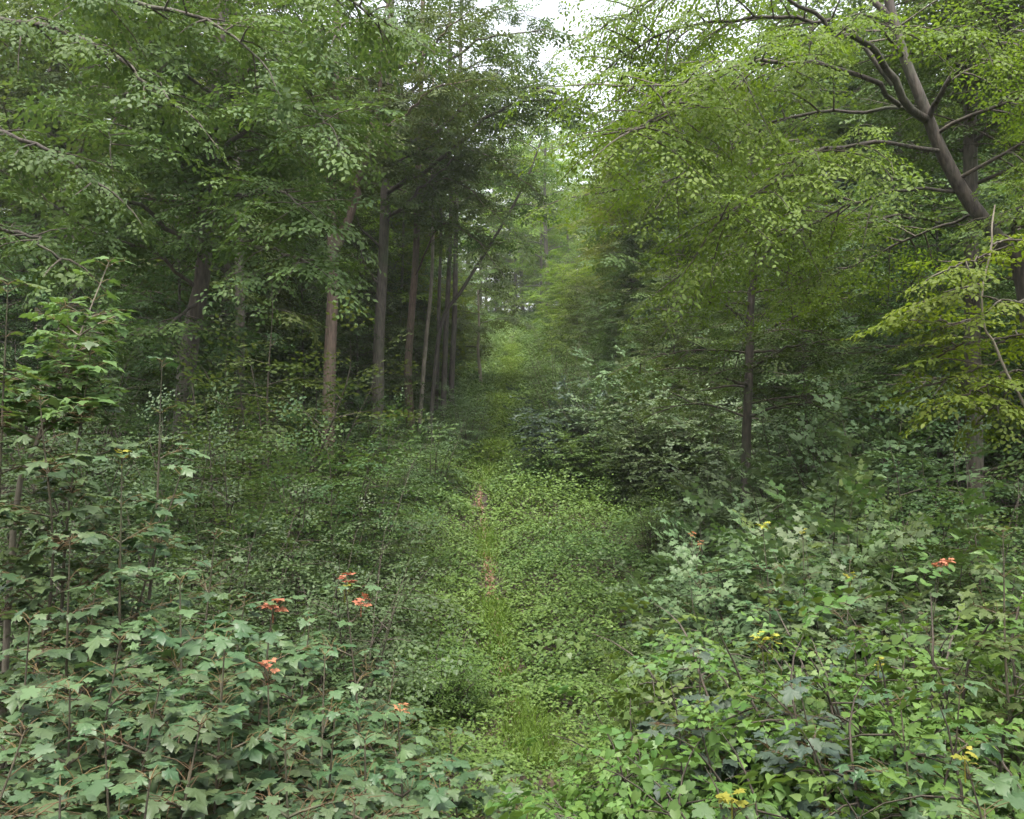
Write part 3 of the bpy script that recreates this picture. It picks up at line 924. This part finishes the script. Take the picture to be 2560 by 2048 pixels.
hero_tree('hornbeam_tree', [(1060, 540), (1030, 420), (1008, 376), (993, 341), (985, 329), (982, 293), (991, 249), (992, 225), (995, 205)], 8.5, .017,
          'thin crooked pale stem at the right edge carrying bright yellow green sprays',
          [(q, y1, .010) for q, y1 in (
           ([(988, 255), (965, 262), (942, 272)], 8.3), ([(984, 285), (955, 292), (925, 306)], 8.7), ([(983, 300), (1010, 300), (1040, 312)], 8.1),
           ([(985, 325), (955, 322), (918, 322)], 9.0), ([(990, 337), (960, 345), (935, 358)], 8.8), ([(992, 340), (1015, 335), (1045, 345)], 8.7),
           ([(1000, 358), (970, 370), (930, 385)], 8.9), ([(1005, 370), (980, 388), (948, 402)], 8.6), ([(1008, 376), (1030, 372), (1050, 380)], 8.8),
           ([(1012, 385), (1000, 400), (985, 415)], 8.8), ([(990, 245), (1012, 240), (1040, 250)], 8.9))],
          leaf='hornbeam_lit', bark='bark_pale', limb_bark='twig', seed=45, auto=0, taper=.6,
          fol=dict(sec_len=.50, sec_gap=.11, spray=.40, spray_gap=.16, droop=.10, tilt=.14, leafmul=1.05, tmpl='oval'))

# ================================================================== WOODLAND BEHIND, each tree on its own
rb = np.random.default_rng(77)
prof_edge = lambda u: 3.6 * (math.sin(math.pi * min(1, (u * .85 + .15))) ** .6)
prof_high = lambda u: 3.8 * (math.sin(math.pi * min(1, (u * .8 + .2))) ** .7)
proto_edge = [generic_tree('beech_tree', (0, 0, 0), 100 + i, 17, .20, 1.3, prof_edge, ['beech', 'hornbeam', 'hornbeam_lit'][i], 'bark', 'x', gap=.40, leafmul=1.55, spray=1.0, sec_gap=.36) for i in range(3)]
proto_light = [generic_tree('beech_tree', (0, 0, 0), 140 + i, 17, .20, 1.0, prof_edge, 'hornbeam_lit', 'bark', 'x', gap=.55, leafmul=1.6, spray=1.0, sec_gap=.5) for i in range(2)]  # lit leaf colour paints the glow at the far end of the ride
proto_high = [generic_tree('beech_tree', (0, 0, 0), 110 + i, 18, .21, 5.0 + i, prof_high, 'beech', ['bark', 'bark_dark'][i], 'x', gap=.44, leafmul=1.6, spray=1.05, sec_gap=.42) for i in range(2)]
proto_under = [generic_tree('beech_tree', (0, 0, 0), 120 + i, 8.5, .07, .7, lambda u: 2.3 * (1.05 - u) ** .6 + .3, ['beech', 'beech_dark'][i], 'bark_dark', 'x', gap=.17, leafmul=1.15, spray=.75, sec_len=1.3, sec_gap=.30, rise=.2, droop=.1) for i in range(2)]
proto_bright = [generic_tree('beech_tree', (0, 0, 0), 130 + i, 8.0, .06, .4, lambda u: 2.0 * (1.05 - u) ** .5 + .3, 'hornbeam_lit' if i else 'beech', 'bark', 'x', gap=.17, leafmul=1.3, spray=.75, sec_len=1.1, sec_gap=.30, rise=.3, droop=.12) for i in range(2)]
used = set()
PENDING = []
def scatter(protos, x, y, s, label, group, front=''):
    p = protos[int(rb.integers(len(protos)))]
    first = id(p) not in used
    used.add(id(p))
    o = put(p, x, y, rb.uniform(0, 6.28), s, label, group, copy=not first)
    PENDING.append((o, 512 + FPX * x / max(y, 1), y, label))
    return o

MARKS = [(40, 'at the left edge of the picture'), (115, 'left of the leftmost trunk'), (195, 'behind the leftmost trunk'), (265, 'right of the leftmost trunk'),
         (332, 'behind the forked trunk'), (380, 'behind the thickest straight trunk'), (435, 'behind the thin dark trunks'), (500, 'by the footpath'),
         (600, 'right of the far footpath'), (670, 'left of the lone slender trunk'), (748, 'behind the lone slender trunk'), (820, 'right of the lone slender trunk'),
         (890, 'below the arching boughs'), (965, 'behind the upright forked trunk'), (1030, 'at the right edge of the picture')]
ORD = ['first', 'second', 'third', 'fourth', 'fifth', 'sixth', 'seventh', 'eighth', 'ninth', 'tenth', 'eleventh', 'twelfth', 'thirteenth', 'fourteenth',
       'fifteenth', 'sixteenth', 'seventeenth', 'eighteenth', 'nineteenth', 'twentieth', 'twenty first', 'twenty second', 'twenty third', 'twenty fourth', 'twenty fifth', 'twenty sixth', 'twenty seventh', 'twenty eighth', 'twenty ninth', 'thirtieth', 'thirty first', 'thirty second', 'thirty third', 'thirty fourth', 'thirty fifth', 'thirty sixth', 'thirty seventh', 'thirty eighth']
def label_wood():
    """tell the background trees apart by row and by the trunk they stand behind"""
    by = {}
    for o, px, y, lab in PENDING:
        if lab.startswith('@'):
            continue
        if lab.startswith('leafy') or lab.startswith('pale'):
            by.setdefault(lab, []).append((y if lab.startswith('leafy') else px, o))
            continue
        mk = min(MARKS, key=lambda m: abs(m[0] - px))[1]
        row = 'nearest' if y < 27 else 'near' if y < 35 else 'middle distance' if y < 45 else 'far' if y < 56 else 'remote' if y < 70 else 'remotest'
        by.setdefault('%s %s, %s row' % (lab, mk, row), []).append((px, o))
    for lab, L in by.items():
        L.sort(key=lambda q: q[0])
        for k, (_, o) in enumerate(L):
            if lab.startswith('leafy'): o['label'] = lab + ', %s from the front' % ORD[k]
            elif lab.startswith('pale'): o['label'] = lab + ', %s from the left' % ORD[k]
            else: o['label'] = lab if len(L) == 1 else lab + ', ' + (['left', 'right'] if len(L) == 2 else ORD)[k] + (' one' if len(L) == 2 else ' from left')

for side, lab in ((-1, 'left'), (1, 'right')):
    for Y in (43, 50, 57, 65, 74, 84, 96, 110, 124, 140):
        scatter(proto_edge, side * (8.2 + rb.uniform(-.6, .9) + .075 * (Y - 43)), Y + rb.uniform(-2, 2) + (2 if side > 0 else 0), rb.uniform(1.0, 1.2),
                'leafy tree on the %s edge of the ride' % lab, 'trees lining the %s edge of the ride' % lab)
for k in range(24):
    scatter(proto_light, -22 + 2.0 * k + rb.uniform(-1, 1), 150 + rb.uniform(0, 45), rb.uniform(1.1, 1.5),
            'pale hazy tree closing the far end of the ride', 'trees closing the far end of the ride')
for side, lab in ((-1, 'left'), (1, 'right')):
    for Y, step in ((31, 4.0), (39, 4.4), (49, 4.8), (62, 5.2), (78, 6)):
        x = 8.0 + (2.5 if Y < 45 else 0) + (2 if side > 0 else 0)
        while x < .66 * Y + 4:
            scatter(proto_high if rb.uniform() < .45 and Y < 60 else proto_edge, side * (x + rb.uniform(-1.2, 1.2)), Y + rb.uniform(-3, 3), rb.uniform(.85, 1.15),
                    'dim tree', 'trees deep in the wood on the %s' % lab)
            x += step
for side, lab, pts in ((-1, 'left', [(-9.5, 24), (-13, 27), (-17, 22), (-8, 33), (-12, 36), (-18, 32), (-7.5, 42), (-14, 44), (-21, 28), (-10, 29.5), (-15.5, 24.5), (-24, 38), (-6.8, 37.5), (-11, 48), (-19, 44), (-7.2, 47), (-6.4, 51), (-9, 40), (-8.6, 53), (-11, 41), (-6.6, 58)]),
                       (1, 'right', [(8.2, 31), (11.5, 25), (13.5, 20), (16, 27), (10, 37), (14.5, 33), (18, 24), (7.5, 40), (12.2, 16.5), (20, 31), (10.2, 20.5), (9.2, 26.5), (22, 27), (6.6, 35), (6.4, 46), (16.5, 20.5), (13, 39), (24, 36), (18.5, 40)])):
    for x, y in pts:
        scatter(proto_under, x, y, rb.uniform(.8, 1.15), 'slim understorey tree',
                'understorey trees on the %s' % lab)

# the wood goes on beside and behind the viewpoint and shades the front bank
for x, y, s in ((-2.2, -7, .95), (7.5, -3, .9), (-9.5, 3.5, .9), (10.5, 2.5, .85)):
    o = scatter(proto_high, x, y, s, '@', 'trees around the viewpoint')
    o['label'] = 'tall tree %s, shading the front bank' % ('behind the viewpoint' if y < -5 else 'just right of the viewpoint' if x == 7.5 else 'beyond the left edge of the picture' if x < 0 else 'beyond the right edge of the picture')
# young leafy trees crowding the verge of the ride
for x, y, s in ((-3.9, 42, .62), (-4.0, 47, .75), (-3.6, 53, .8), (-3.3, 60, .85), (-3.2, 68, .9), (-4.4, 77, 1.0), (4.6, 44, .6), (4.3, 50, .7), (4.2, 56, .8),
                (4.0, 63, .9), (3.6, 71, .95), (4.4, 80, 1.0), (5.2, 39, .6)):
    scatter(proto_bright, x * 1.2, y, s, 'leafy young tree crowding the %s verge of the ride' % ('left' if x < 0 else 'right'), 'young trees crowding the verge of the ride')
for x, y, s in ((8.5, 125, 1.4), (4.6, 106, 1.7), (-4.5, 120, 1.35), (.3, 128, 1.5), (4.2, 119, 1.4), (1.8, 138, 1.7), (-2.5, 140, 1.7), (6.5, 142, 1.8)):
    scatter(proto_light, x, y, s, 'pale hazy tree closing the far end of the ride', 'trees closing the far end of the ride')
label_wood()

# ================================================================== SHRUBS
S_PRO = {}
def shrub_proto(kind, i):
    key = (kind, i)
    if key not in S_PRO:
        cfg = dict(
            small=dict(leaf='shrub', tmpl='kite', leafmul=.9, spray=.56, sec_len=.9, sec_gap=.19, stems=10),
            bright=dict(leaf='beech', tmpl='kite', leafmul=.85, spray=.6, sec_len=.9, sec_gap=.19, stems=10, tilt=.14),
            dark=dict(leaf='beech_dark', tmpl='kite', leafmul=.9, spray=.56, sec_len=.9, sec_gap=.2, stems=10),
            lobed=dict(leaf='maple_scrub', tmpl='maple_s', leafmul=.9, spray=.55, sec_len=.85, sec_gap=.17, stems=10, variants=SPRAY_L, tilt=.2, spray_gap=.2),
            lobed_blue=dict(leaf='maple_blue', tmpl='maple_s', leafmul=.9, spray=.55, sec_len=.85, sec_gap=.17, stems=10, variants=SPRAY_L, tilt=.2, spray_gap=.2),
            lobed_bright=dict(leaf='maple_bright', tmpl='maple_s', leafmul=.95, spray=.55, sec_len=.85, sec_gap=.17, stems=10, variants=SPRAY_L, tilt=.2, spray_gap=.2),
            vine=dict(leaf='vine', tmpl='heart', leafmul=.72, spray=.33, sec_len=.6, sec_gap=.065, stems=13, variants=SPRAY_L, droop=.5, tilt=.5, spray_gap=.15),
            bramble=dict(leaf='vine', tmpl='oval', leafmul=1.0, spray=.36, sec_len=.6, sec_gap=.12, stems=12, variants=SPRAY, droop=.3, tilt=.4, spray_gap=.2),
        )[kind]
        nm = {'vine': 'climbing_vine', 'bramble': 'bramble_bush'}.get(kind, 'shrub')
        H, sp = {'vine': (2.2, 1.1), 'bramble': (1.5, 1.0)}.get(kind, (3.0, 1.5))
        S_PRO[key] = [shrub(nm, (0, 0, 0), hash(key) % 1000 if False else sum(map(ord, kind)) + i * 17, H, sp, 'x', **cfg), H, False]
    return S_PRO[key]

def shrub_at(kind, i, px, py, Y, label, wid=1.0, group=None, cat=None):
    pr = shrub_proto(kind, i)
    top = W(px, py, Y)
    s = max(.25, (top[2] - G(top[0], Y)) / (pr[1] * 1.12))
    o = put(pr[0], top[0], Y, (px * 7 + py) % 628 / 100, (s * wid, s * wid, s), label, group, copy=pr[2])
    pr[2] = True
    o['category'] = cat or {'vine': 'vine', 'bramble': 'bramble'}.get(kind, 'shrub')
    return o

SH = [
    # left bank, far to near
    ('dark', 0, 60, 335, 18, 'tall dark shrub at the left edge, behind the tallest young maple'),
    ('small', 0, 125, 372, 18, 'dull green shrub under the boughs left of the leftmost trunk'),
    ('dark', 1, 188, 392, 17.5, 'dark shrub hiding the foot of the leftmost trunk'),
    ('bright', 0, 268, 328, 17, 'cone shaped light green shrub between the leftmost trunk and the forked trunk'),
    ('bright', 1, 312, 385, 18, 'bushy green shrub in front of the foot of the forked trunk'),
    ('small', 1, 350, 420, 19, 'shrub between the forked trunk and the thickest trunk'),
    ('dark', 0, 395, 450, 25, 'dark low shrub at the foot of the thickest trunk'),
    ('small', 0, 432, 412, 27, 'shrub under the dark trunks at the end of the left row'),
    ('small', 1, 465, 395, 33, 'shrub overhanging the left side of the far footpath'),
    ('dark', 1, 450, 442, 32, 'low dark shrub left of the bright grassy stretch of footpath'),
    ('small', 0, 25, 425, 12.5, 'shadowy shrub at the left edge beside the young maple stem'),
    ('small', 1, 105, 430, 13, 'grey green shrub right of the tallest young maple'),
    ('small', 0, 185, 415, 13.5, 'broad shrub with oval leaves under the leftmost trunk'),
    ('bright', 0, 245, 430, 13.5, 'green shrub in the middle of the left thicket'),
    ('dark', 1, 300, 435, 14, 'dark shrub below the forked trunk'),
    ('bright', 1, 335, 440, 13.5, 'light green shrub with level sprays at the right end of the left thicket'),
    ('small', 0, 375, 476, 18, 'shrub sloping down from the left thicket to the clearing'),
    ('dark', 0, 425, 478, 25, 'low dark bush left of the bare red stretch of footpath'),
    ('dark', 1, 75, 520, 9.5, 'dark bush in the shade behind the foremost left maples'),
    ('dark', 0, 160, 505, 10, 'dark bush under the left thicket'),
    ('small', 1, 225, 500, 10.5, 'small leaved bush bulging from the left thicket'),
    ('small', 0, 290, 505, 10.5, 'small leaved bush in front of the left thicket'),
    ('small', 1, 330, 522, 12, 'rounded small leaved bush where the left thicket meets the clearing'),
    ('dark', 1, 265, 560, 8.5, 'low dark bush behind the coral tipped maples'),
    ('small', 0, 330, 560, 9, 'low bush directly behind the coral tipped shoots'),
    ('small', 1, 372, 545, 14, 'lowest bush spilling into the clearing on the left'),
    # right bank
    ('bright', 0, 560, 330, 42, 'sunny yellow green bush right of the far footpath'),
    ('bright', 1, 560, 362, 38, 'light green bush right of the bright grassy stretch of footpath'),
    ('small', 0, 596, 346, 34, 'grey green bush behind the blue green maple scrub'),
    ('lobed', 0, 640, 358, 31, 'maple scrub climbing behind the blue green scrub'),
    ('lobed_blue', 0, 556, 392, 29, 'blue green maple scrub right beside the footpath'),
    ('lobed', 1, 606, 390, 28, 'blue green maple scrub above the dark hollow'),
    ('lobed', 1, 665, 383, 26, 'grey green maple scrub left of the lone slender trunk'),
    ('lobed', 0, 715, 398, 24, 'maple scrub around the foot of the lone slender trunk'),
    ('lobed_bright', 0, 582, 428, 27, 'green maple scrub hanging over the dark hollow'),
    ('lobed', 1, 645, 428, 25, 'maple scrub right of the dark hollow'),
    ('lobed', 0, 705, 452, 21, 'maple scrub in front of the lone slender trunk'),
    ('small', 1, 790, 400, 19, 'dim bush right of the lone slender trunk'),
    ('dark', 0, 850, 390, 18, 'dark bush in the shade of the right hand wood'),
    ('lobed', 0, 880, 420, 14, 'dull blue green maple scrub in the shade below the leaning trunk'),
    ('dark', 1, 935, 430, 13, 'dark bush under the bright sprays at the right edge'),
    ('dark', 0, 1000, 440, 12, 'dark bush at the right edge below the crooked pale stem'),
    ('bright', 1, 652, 494, 20, 'small leaved green bush in front of the dark hollow'),
    ('small', 1, 712, 502, 17, 'small leaved bush at the right side of the clearing'),
    ('lobed', 1, 770, 470, 14, 'maple scrub in the middle of the right bank'),
    ('lobed', 0, 815, 480, 12.5, 'maple scrub left of the brightest maple bush'),
    ('lobed_bright', 0, 862, 498, 11, 'brightest green maple bush on the right bank'),
    ('lobed_bright', 1, 905, 520, 10.5, 'bright maple bush right of the brightest one with a twiggy tip'),
    ('bright', 0, 1000, 500, 10, 'yellow green small leaved bush at the right edge'),
    ('dark', 1, 960, 550, 9, 'dark bush in the gap left of the right edge maple'),
    ('lobed', 1, 740, 528, 11, 'maple bush with a few yellow leaves at the clearing edge'),
    ('lobed', 0, 800, 540, 10, 'maple bush below the brightest maple bush'),
    ('lobed', 1, 700, 548, 13, 'low maple bush jutting into the clearing'),
    ('lobed', 0, 855, 560, 8.6, 'broad maple bush in front of the right bank'),
    ('lobed', 1, 765, 590, 8.2, 'low maple bush in the middle of the right foreground'),
    ('lobed', 0, 715, 606, 9.5, 'low maple bush right of the clearing herbs'),
]
SH += [
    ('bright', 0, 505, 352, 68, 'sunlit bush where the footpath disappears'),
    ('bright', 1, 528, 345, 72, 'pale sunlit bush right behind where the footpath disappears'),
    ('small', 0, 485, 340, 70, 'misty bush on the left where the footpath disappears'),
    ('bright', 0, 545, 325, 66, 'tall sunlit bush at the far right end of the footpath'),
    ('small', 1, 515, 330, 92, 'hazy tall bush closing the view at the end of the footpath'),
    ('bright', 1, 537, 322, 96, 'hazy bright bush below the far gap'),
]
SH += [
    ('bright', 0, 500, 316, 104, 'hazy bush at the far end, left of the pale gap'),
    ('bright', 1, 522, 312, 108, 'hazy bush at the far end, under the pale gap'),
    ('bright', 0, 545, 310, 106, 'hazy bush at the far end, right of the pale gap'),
]
for s in SH:
    shrub_at(*s, wid=1.05)

# right foreground: vines and brambles
for kind, i, px, py, Y, lab, wid in [
        ('vine', 0, 865, 600, 5.6, 'climber with heart shaped leaves over the bush right of centre', 1.2),
        ('vine', 1, 945, 590, 5.2, 'light green climber draped in a mound near the right edge', 1.2),
        ('vine', 0, 1005, 610, 4.8, 'climber with heart shaped leaves at the right edge', 1.2),
        ('vine', 1, 905, 650, 4.6, 'climber hanging below the light green mound', 1.2),
        ('vine', 0, 735, 690, 4.9, 'climber hanging in front of the blue grey maple', 1.1),
        ('vine', 1, 985, 700, 3.9, 'climber in the lower right corner', 1.2),
        ('vine', 0, 860, 735, 3.9, 'climber right of the blue grey maple stem', 1.2),
        ('vine', 1, 790, 770, 3.7, 'climber with bright leaves at the bottom right of centre', 1.2),
        ('bramble', 0, 640, 650, 12, 'bramble mound with yellow shoots right of the footpath', 1.3),
        ('bramble', 1, 695, 640, 10.5, 'bramble mound behind the blue grey maple', 1.3),
        ('bramble', 0, 605, 735, 9.3, 'bramble mound beside the near end of the footpath', 1.3),
        ('bramble', 1, 655, 705, 9.4, 'dark hollowed bramble mound below the centre right', 1.3),
        ('bramble', 1, 680, 760, 7.2, 'leafy bramble at the bottom right of the footpath', 1.3),
        ('bramble', 0, 620, 785, 7.6, 'leafy bramble at the bottom edge right of the footpath', 1.3),
        ('bramble', 1, 560, 800, 8.2, 'leafy bramble at the bottom edge where the footpath ends', 1.2),
        ('bramble', 0, 440, 640, 12, 'low bramble left of the footpath beyond the coral tipped shoots', 1.3)]:
    shrub_at(kind, i, px, py, Y, lab, wid)

# ================================================================== YOUNG MAPLES IN FRONT
sapling(109, 262, 5.5, 201, 'tallest young maple at the left, bright leaves at its top, bare lower stem', 'maple_bright', .15, .50, 9, t0=.50,
        base=(W(2, 640, 5.3)[0], 5.3), mid=[(12, 545, 5.3), (38, 440, 5.3), (62, 380, 5.4)], bark='bark_pale')
for i, (px, py, Y, mat, leaf, spread, nodes, lean, tips, lab) in enumerate([
    (92, 345, 5.2, 'maple', .15, .55, 8, (.25, 0), (), 'young maple with spread tiers below the tallest one'),
    (8, 285, 4.9, 'maple_bright', .15, .45, 7, (-.1, 0), (), 'young maple cut by the left edge with pale shining leaves'),
    (40, 400, 4.7, 'maple', .15, .50, 7, (.15, 0), (), 'young maple with a flat topped tier near the left edge'),
    (162, 362, 5.6, 'maple', .13, .40, 5, (.35, 0), (), 'thin young maple with grey leaves reaching right under the leftmost trunk'),
    (122, 460, 4.9, 'maple', .14, .42, 6, (.1, 0), ((122, 458, 4.9, 'yellow', .07),), 'young maple with a yellow tip in front of the left shade'),
    (182, 470, 5.3, 'maple', .13, .45, 6, (.2, 0), (), 'young maple with level leaf tiers right of the yellow tipped one'),
    (70, 540, 4.2, 'maple', .13, .45, 7, (.1, 0), (), 'young maple with dull leaves low at the left edge'),
    (215, 535, 4.9, 'maple', .13, .42, 7, (0, .1), (), 'young maple with a small upright leaf tuft left of the coral shoots'),
    (273, 606, 4.4, 'maple', .145, .55, 8, (.1, .1), ((273, 611, 4.4, 'red', .10),), 'young maple with the widest coral tuft'),
    (346, 590, 4.9, 'maple', .13, .45, 7, (0, 0), ((346, 583, 4.9, 'red', .07), (345, 592, 4.9, 'yellow', .06), (361, 606, 4.85, 'red', .075)), 'young maple with two coral tufts at the right of the left thicket'),
    (180, 580, 4.1, 'maple', .15, .60, 8, (0, .2), (), 'young maple with large flat leaves in the middle of the left foreground'),
    (30, 620, 3.6, 'maple', .13, .5, 8, (0, 0), (), 'dull young maple at the left edge below the bare stem'),
    (120, 640, 3.5, 'maple', .13, .55, 8, (.1, .1), (), 'young maple with a dark slanting stem in the left foreground'),
    (225, 640, 3.7, 'maple', .15, .55, 8, (0, .1), (), 'young maple under the widest coral tuft'),
    (268, 680, 3.9, 'maple', .13, .45, 7, (.1, 0), ((268, 671, 3.9, 'red', .06),), 'young maple with a small low coral tuft'),
    (325, 655, 4.3, 'maple', .13, .50, 8, (0, .1), (), 'young maple with a straight dark stem below the twin coral tufts'),
    (398, 716, 4.4, 'maple', .13, .45, 7, (.35, 0), ((400, 712, 4.4, 'red', .055),), 'young maple leaning right with one coral tuft beside the clearing'),
    (450, 735, 4.9, 'maple', .14, .5, 7, (.2, 0), (), 'young maple reaching towards the near end of the footpath'),
    (365, 740, 3.5, 'maple', .13, .5, 8, (.1, 0), (), 'young maple with pale leaves at the bottom left of centre'),
    (285, 745, 3.2, 'maple', .13, .5, 8, (0, .1), (), 'young maple with grey green leaves at the bottom, left of centre'),
    (200, 725, 3.1, 'maple', .12, .5, 8, (0, 0), (), 'young maple at the bottom below the large flat leaves'),
    (105, 735, 3.0, 'maple', .12, .5, 8, (0, 0), (), 'young maple at the bottom near the left corner'),
    (25, 730, 2.9, 'maple', .12, .5, 8, (0, 0), (), 'young maple filling the bottom left corner'),
    (440, 790, 3.6, 'maple', .13, .5, 7, (.1, 0), (), 'young maple at the bottom edge left of the footpath'),
    (515, 785, 4.6, 'maple', .13, .45, 6, (.1, 0), (), 'young maple at the bottom edge by the footpath end'),
    (70, 690, 3.2, 'maple', .13, .5, 8, (0, .1), (), 'young maple between the left edge and the dark slanting stem, low down'),
    (160, 685, 3.3, 'maple', .13, .5, 8, (.1, .1), (), 'young maple just below the large flat leaves, left of the low coral tuft'),
    (335, 715, 3.8, 'maple', .13, .5, 8, (0, .1), (), 'young maple below the straight dark stem'),
    (95, 590, 4.4, 'maple', .14, .5, 8, (0, .1), (), 'young maple in the left foreground, right of the bare pale stem'),
    (245, 598, 4.9, 'maple', .14, .5, 8, (0, .1), (), 'young maple directly left of the widest coral tuft'),
    (310, 622, 4.9, 'maple', .13, .5, 8, (0, .1), (), 'young maple between the widest coral tuft and the twin coral tufts'),
    (395, 665, 5.4, 'maple', .13, .45, 8, (0, .1), (), 'young maple at the right end of the left foreground beside the clearing'),
    (150, 780, 2.6, 'maple', .12, .45, 8, (0, 0), (), 'young maple at the bottom edge in the left third'),
    (60, 790, 2.5, 'maple', .12, .45, 8, (0, 0), (), 'young maple at the very bottom left'),
    (270, 800, 2.7, 'maple', .12, .45, 8, (0, 0), (), 'young maple at the bottom edge with small grey leaves'),
    (355, 800, 3.0, 'maple', .12, .45, 8, (0, 0), (), 'young maple at the bottom edge below the pale leaved one'),
    # right
    (700, 655, 4.9, 'maple_blue', .14, .45, 7, (0, 0), (), 'blue grey young maple left of the yellow tipped ones'),
    (762, 645, 4.9, 'maple', .12, .40, 7, (-.1, 0), ((772, 643, 4.85, 'yellow', .09), (757, 640, 4.9, 'yellow', .07)), 'young maple with two yellow tufts right of centre'),
    (800, 690, 4.2, 'maple_blue', .16, .50, 7, (-.35, 0), (), 'blue grey young maple with a dark slanting stem and red stalks'),
    (855, 650, 5.0, 'maple_blue', .13, .40, 6, (0, 0), ((878, 667, 4.9, 'yellow', .07),), 'blue grey young maple with one yellow tuft under the climber'),
    (850, 560, 6.6, 'maple', .12, .50, 7, (0, 0), ((850, 580, 6.5, 'yellow', .09),), 'young maple with a yellow tuft in front of the brightest maple bush'),
    (940, 570, 6.2, 'maple', .12, .40, 6, (0, 0), ((940, 567, 6.2, 'red', .09), (948, 566, 6.2, 'red', .07)), 'young maple with coral tufts standing above the climbers at the right'),
    (763, 530, 8.4, 'maple', .12, .45, 6, (0, 0), ((763, 528, 8.4, 'yellow', .13),), 'young maple topped by a bright yellow tuft on the right bank'),
    (803, 540, 8.6, 'maple', .12, .45, 6, (0, 0), ((803, 534, 8.6, 'yellow', .08),), 'young maple with a tiny yellow tuft on the right bank'),
    (692, 545, 9.4, 'maple', .12, .45, 6, (0, 0), ((692, 537, 9.4, 'red', .055), (700, 545, 9.4, 'red', .05)), 'young maple with faint coral tufts at the edge of the clearing'),
    (1003, 532, 4.6, 'maple_bright', .14, .40, 6, (-.25, 0), (), 'young maple rising at the right edge with blue green and bright leaves'),
    (960, 690, 4.0, 'maple', .16, .50, 6, (-.1, 0), (), 'young maple with large leaves in the lower right foreground'),
    (900, 700, 4.0, 'maple', .15, .45, 6, (0, 0), (), 'young maple with red stalks among the right hand climbers'),
    (735, 812, 3.5, 'maple', .13, .30, 4, (0, 0), ((732, 805, 3.45, 'yellow', .12),), 'small maple shoot with a big yellow leaf at the bottom edge'),
    (970, 775, 3.0, 'maple', .13, .40, 6, (0, 0), ((965, 765, 3.0, 'yellow', .07),), 'young maple with a pale yellow tip in the bottom right corner'),
]):
    sapling(px, py, Y, 300 + i, lab, mat, leaf, spread, nodes, lean, tips)

# ================================================================== AIR
def build_haze(density):
    x0, x1, y0, y1, z0, z1 = -165, 165, -45, 340, -8, 95
    V = [(x, y, z) for z in (z0, z1) for y in (y0, y1) for x in (x0, x1)]
    b = Buf(); b.add(V, [[0, 2, 3, 1], [4, 5, 7, 6], [0, 1, 5, 4], [2, 6, 7, 3], [0, 4, 6, 2], [1, 3, 7, 5]])
    m, n, l = new_mat('haze')
    pv = n.new('ShaderNodeVolumePrincipled')
    pv.inputs['Color'].default_value = (.93, .96, .97, 1)
    pv.inputs['Density'].default_value = density
    pv.inputs['Anisotropy'].default_value = .4
    o = n.new('ShaderNodeOutputMaterial'); l.new(pv.outputs[0], o.inputs['Volume'])
    ob = link(bpy.data.objects.new('haze', b.mesh('haze', [m])))
    tag(ob, 'thin pale mist hanging in the ride', None, None, 'stuff')
if HAZE > 0:
    build_haze(HAZE)
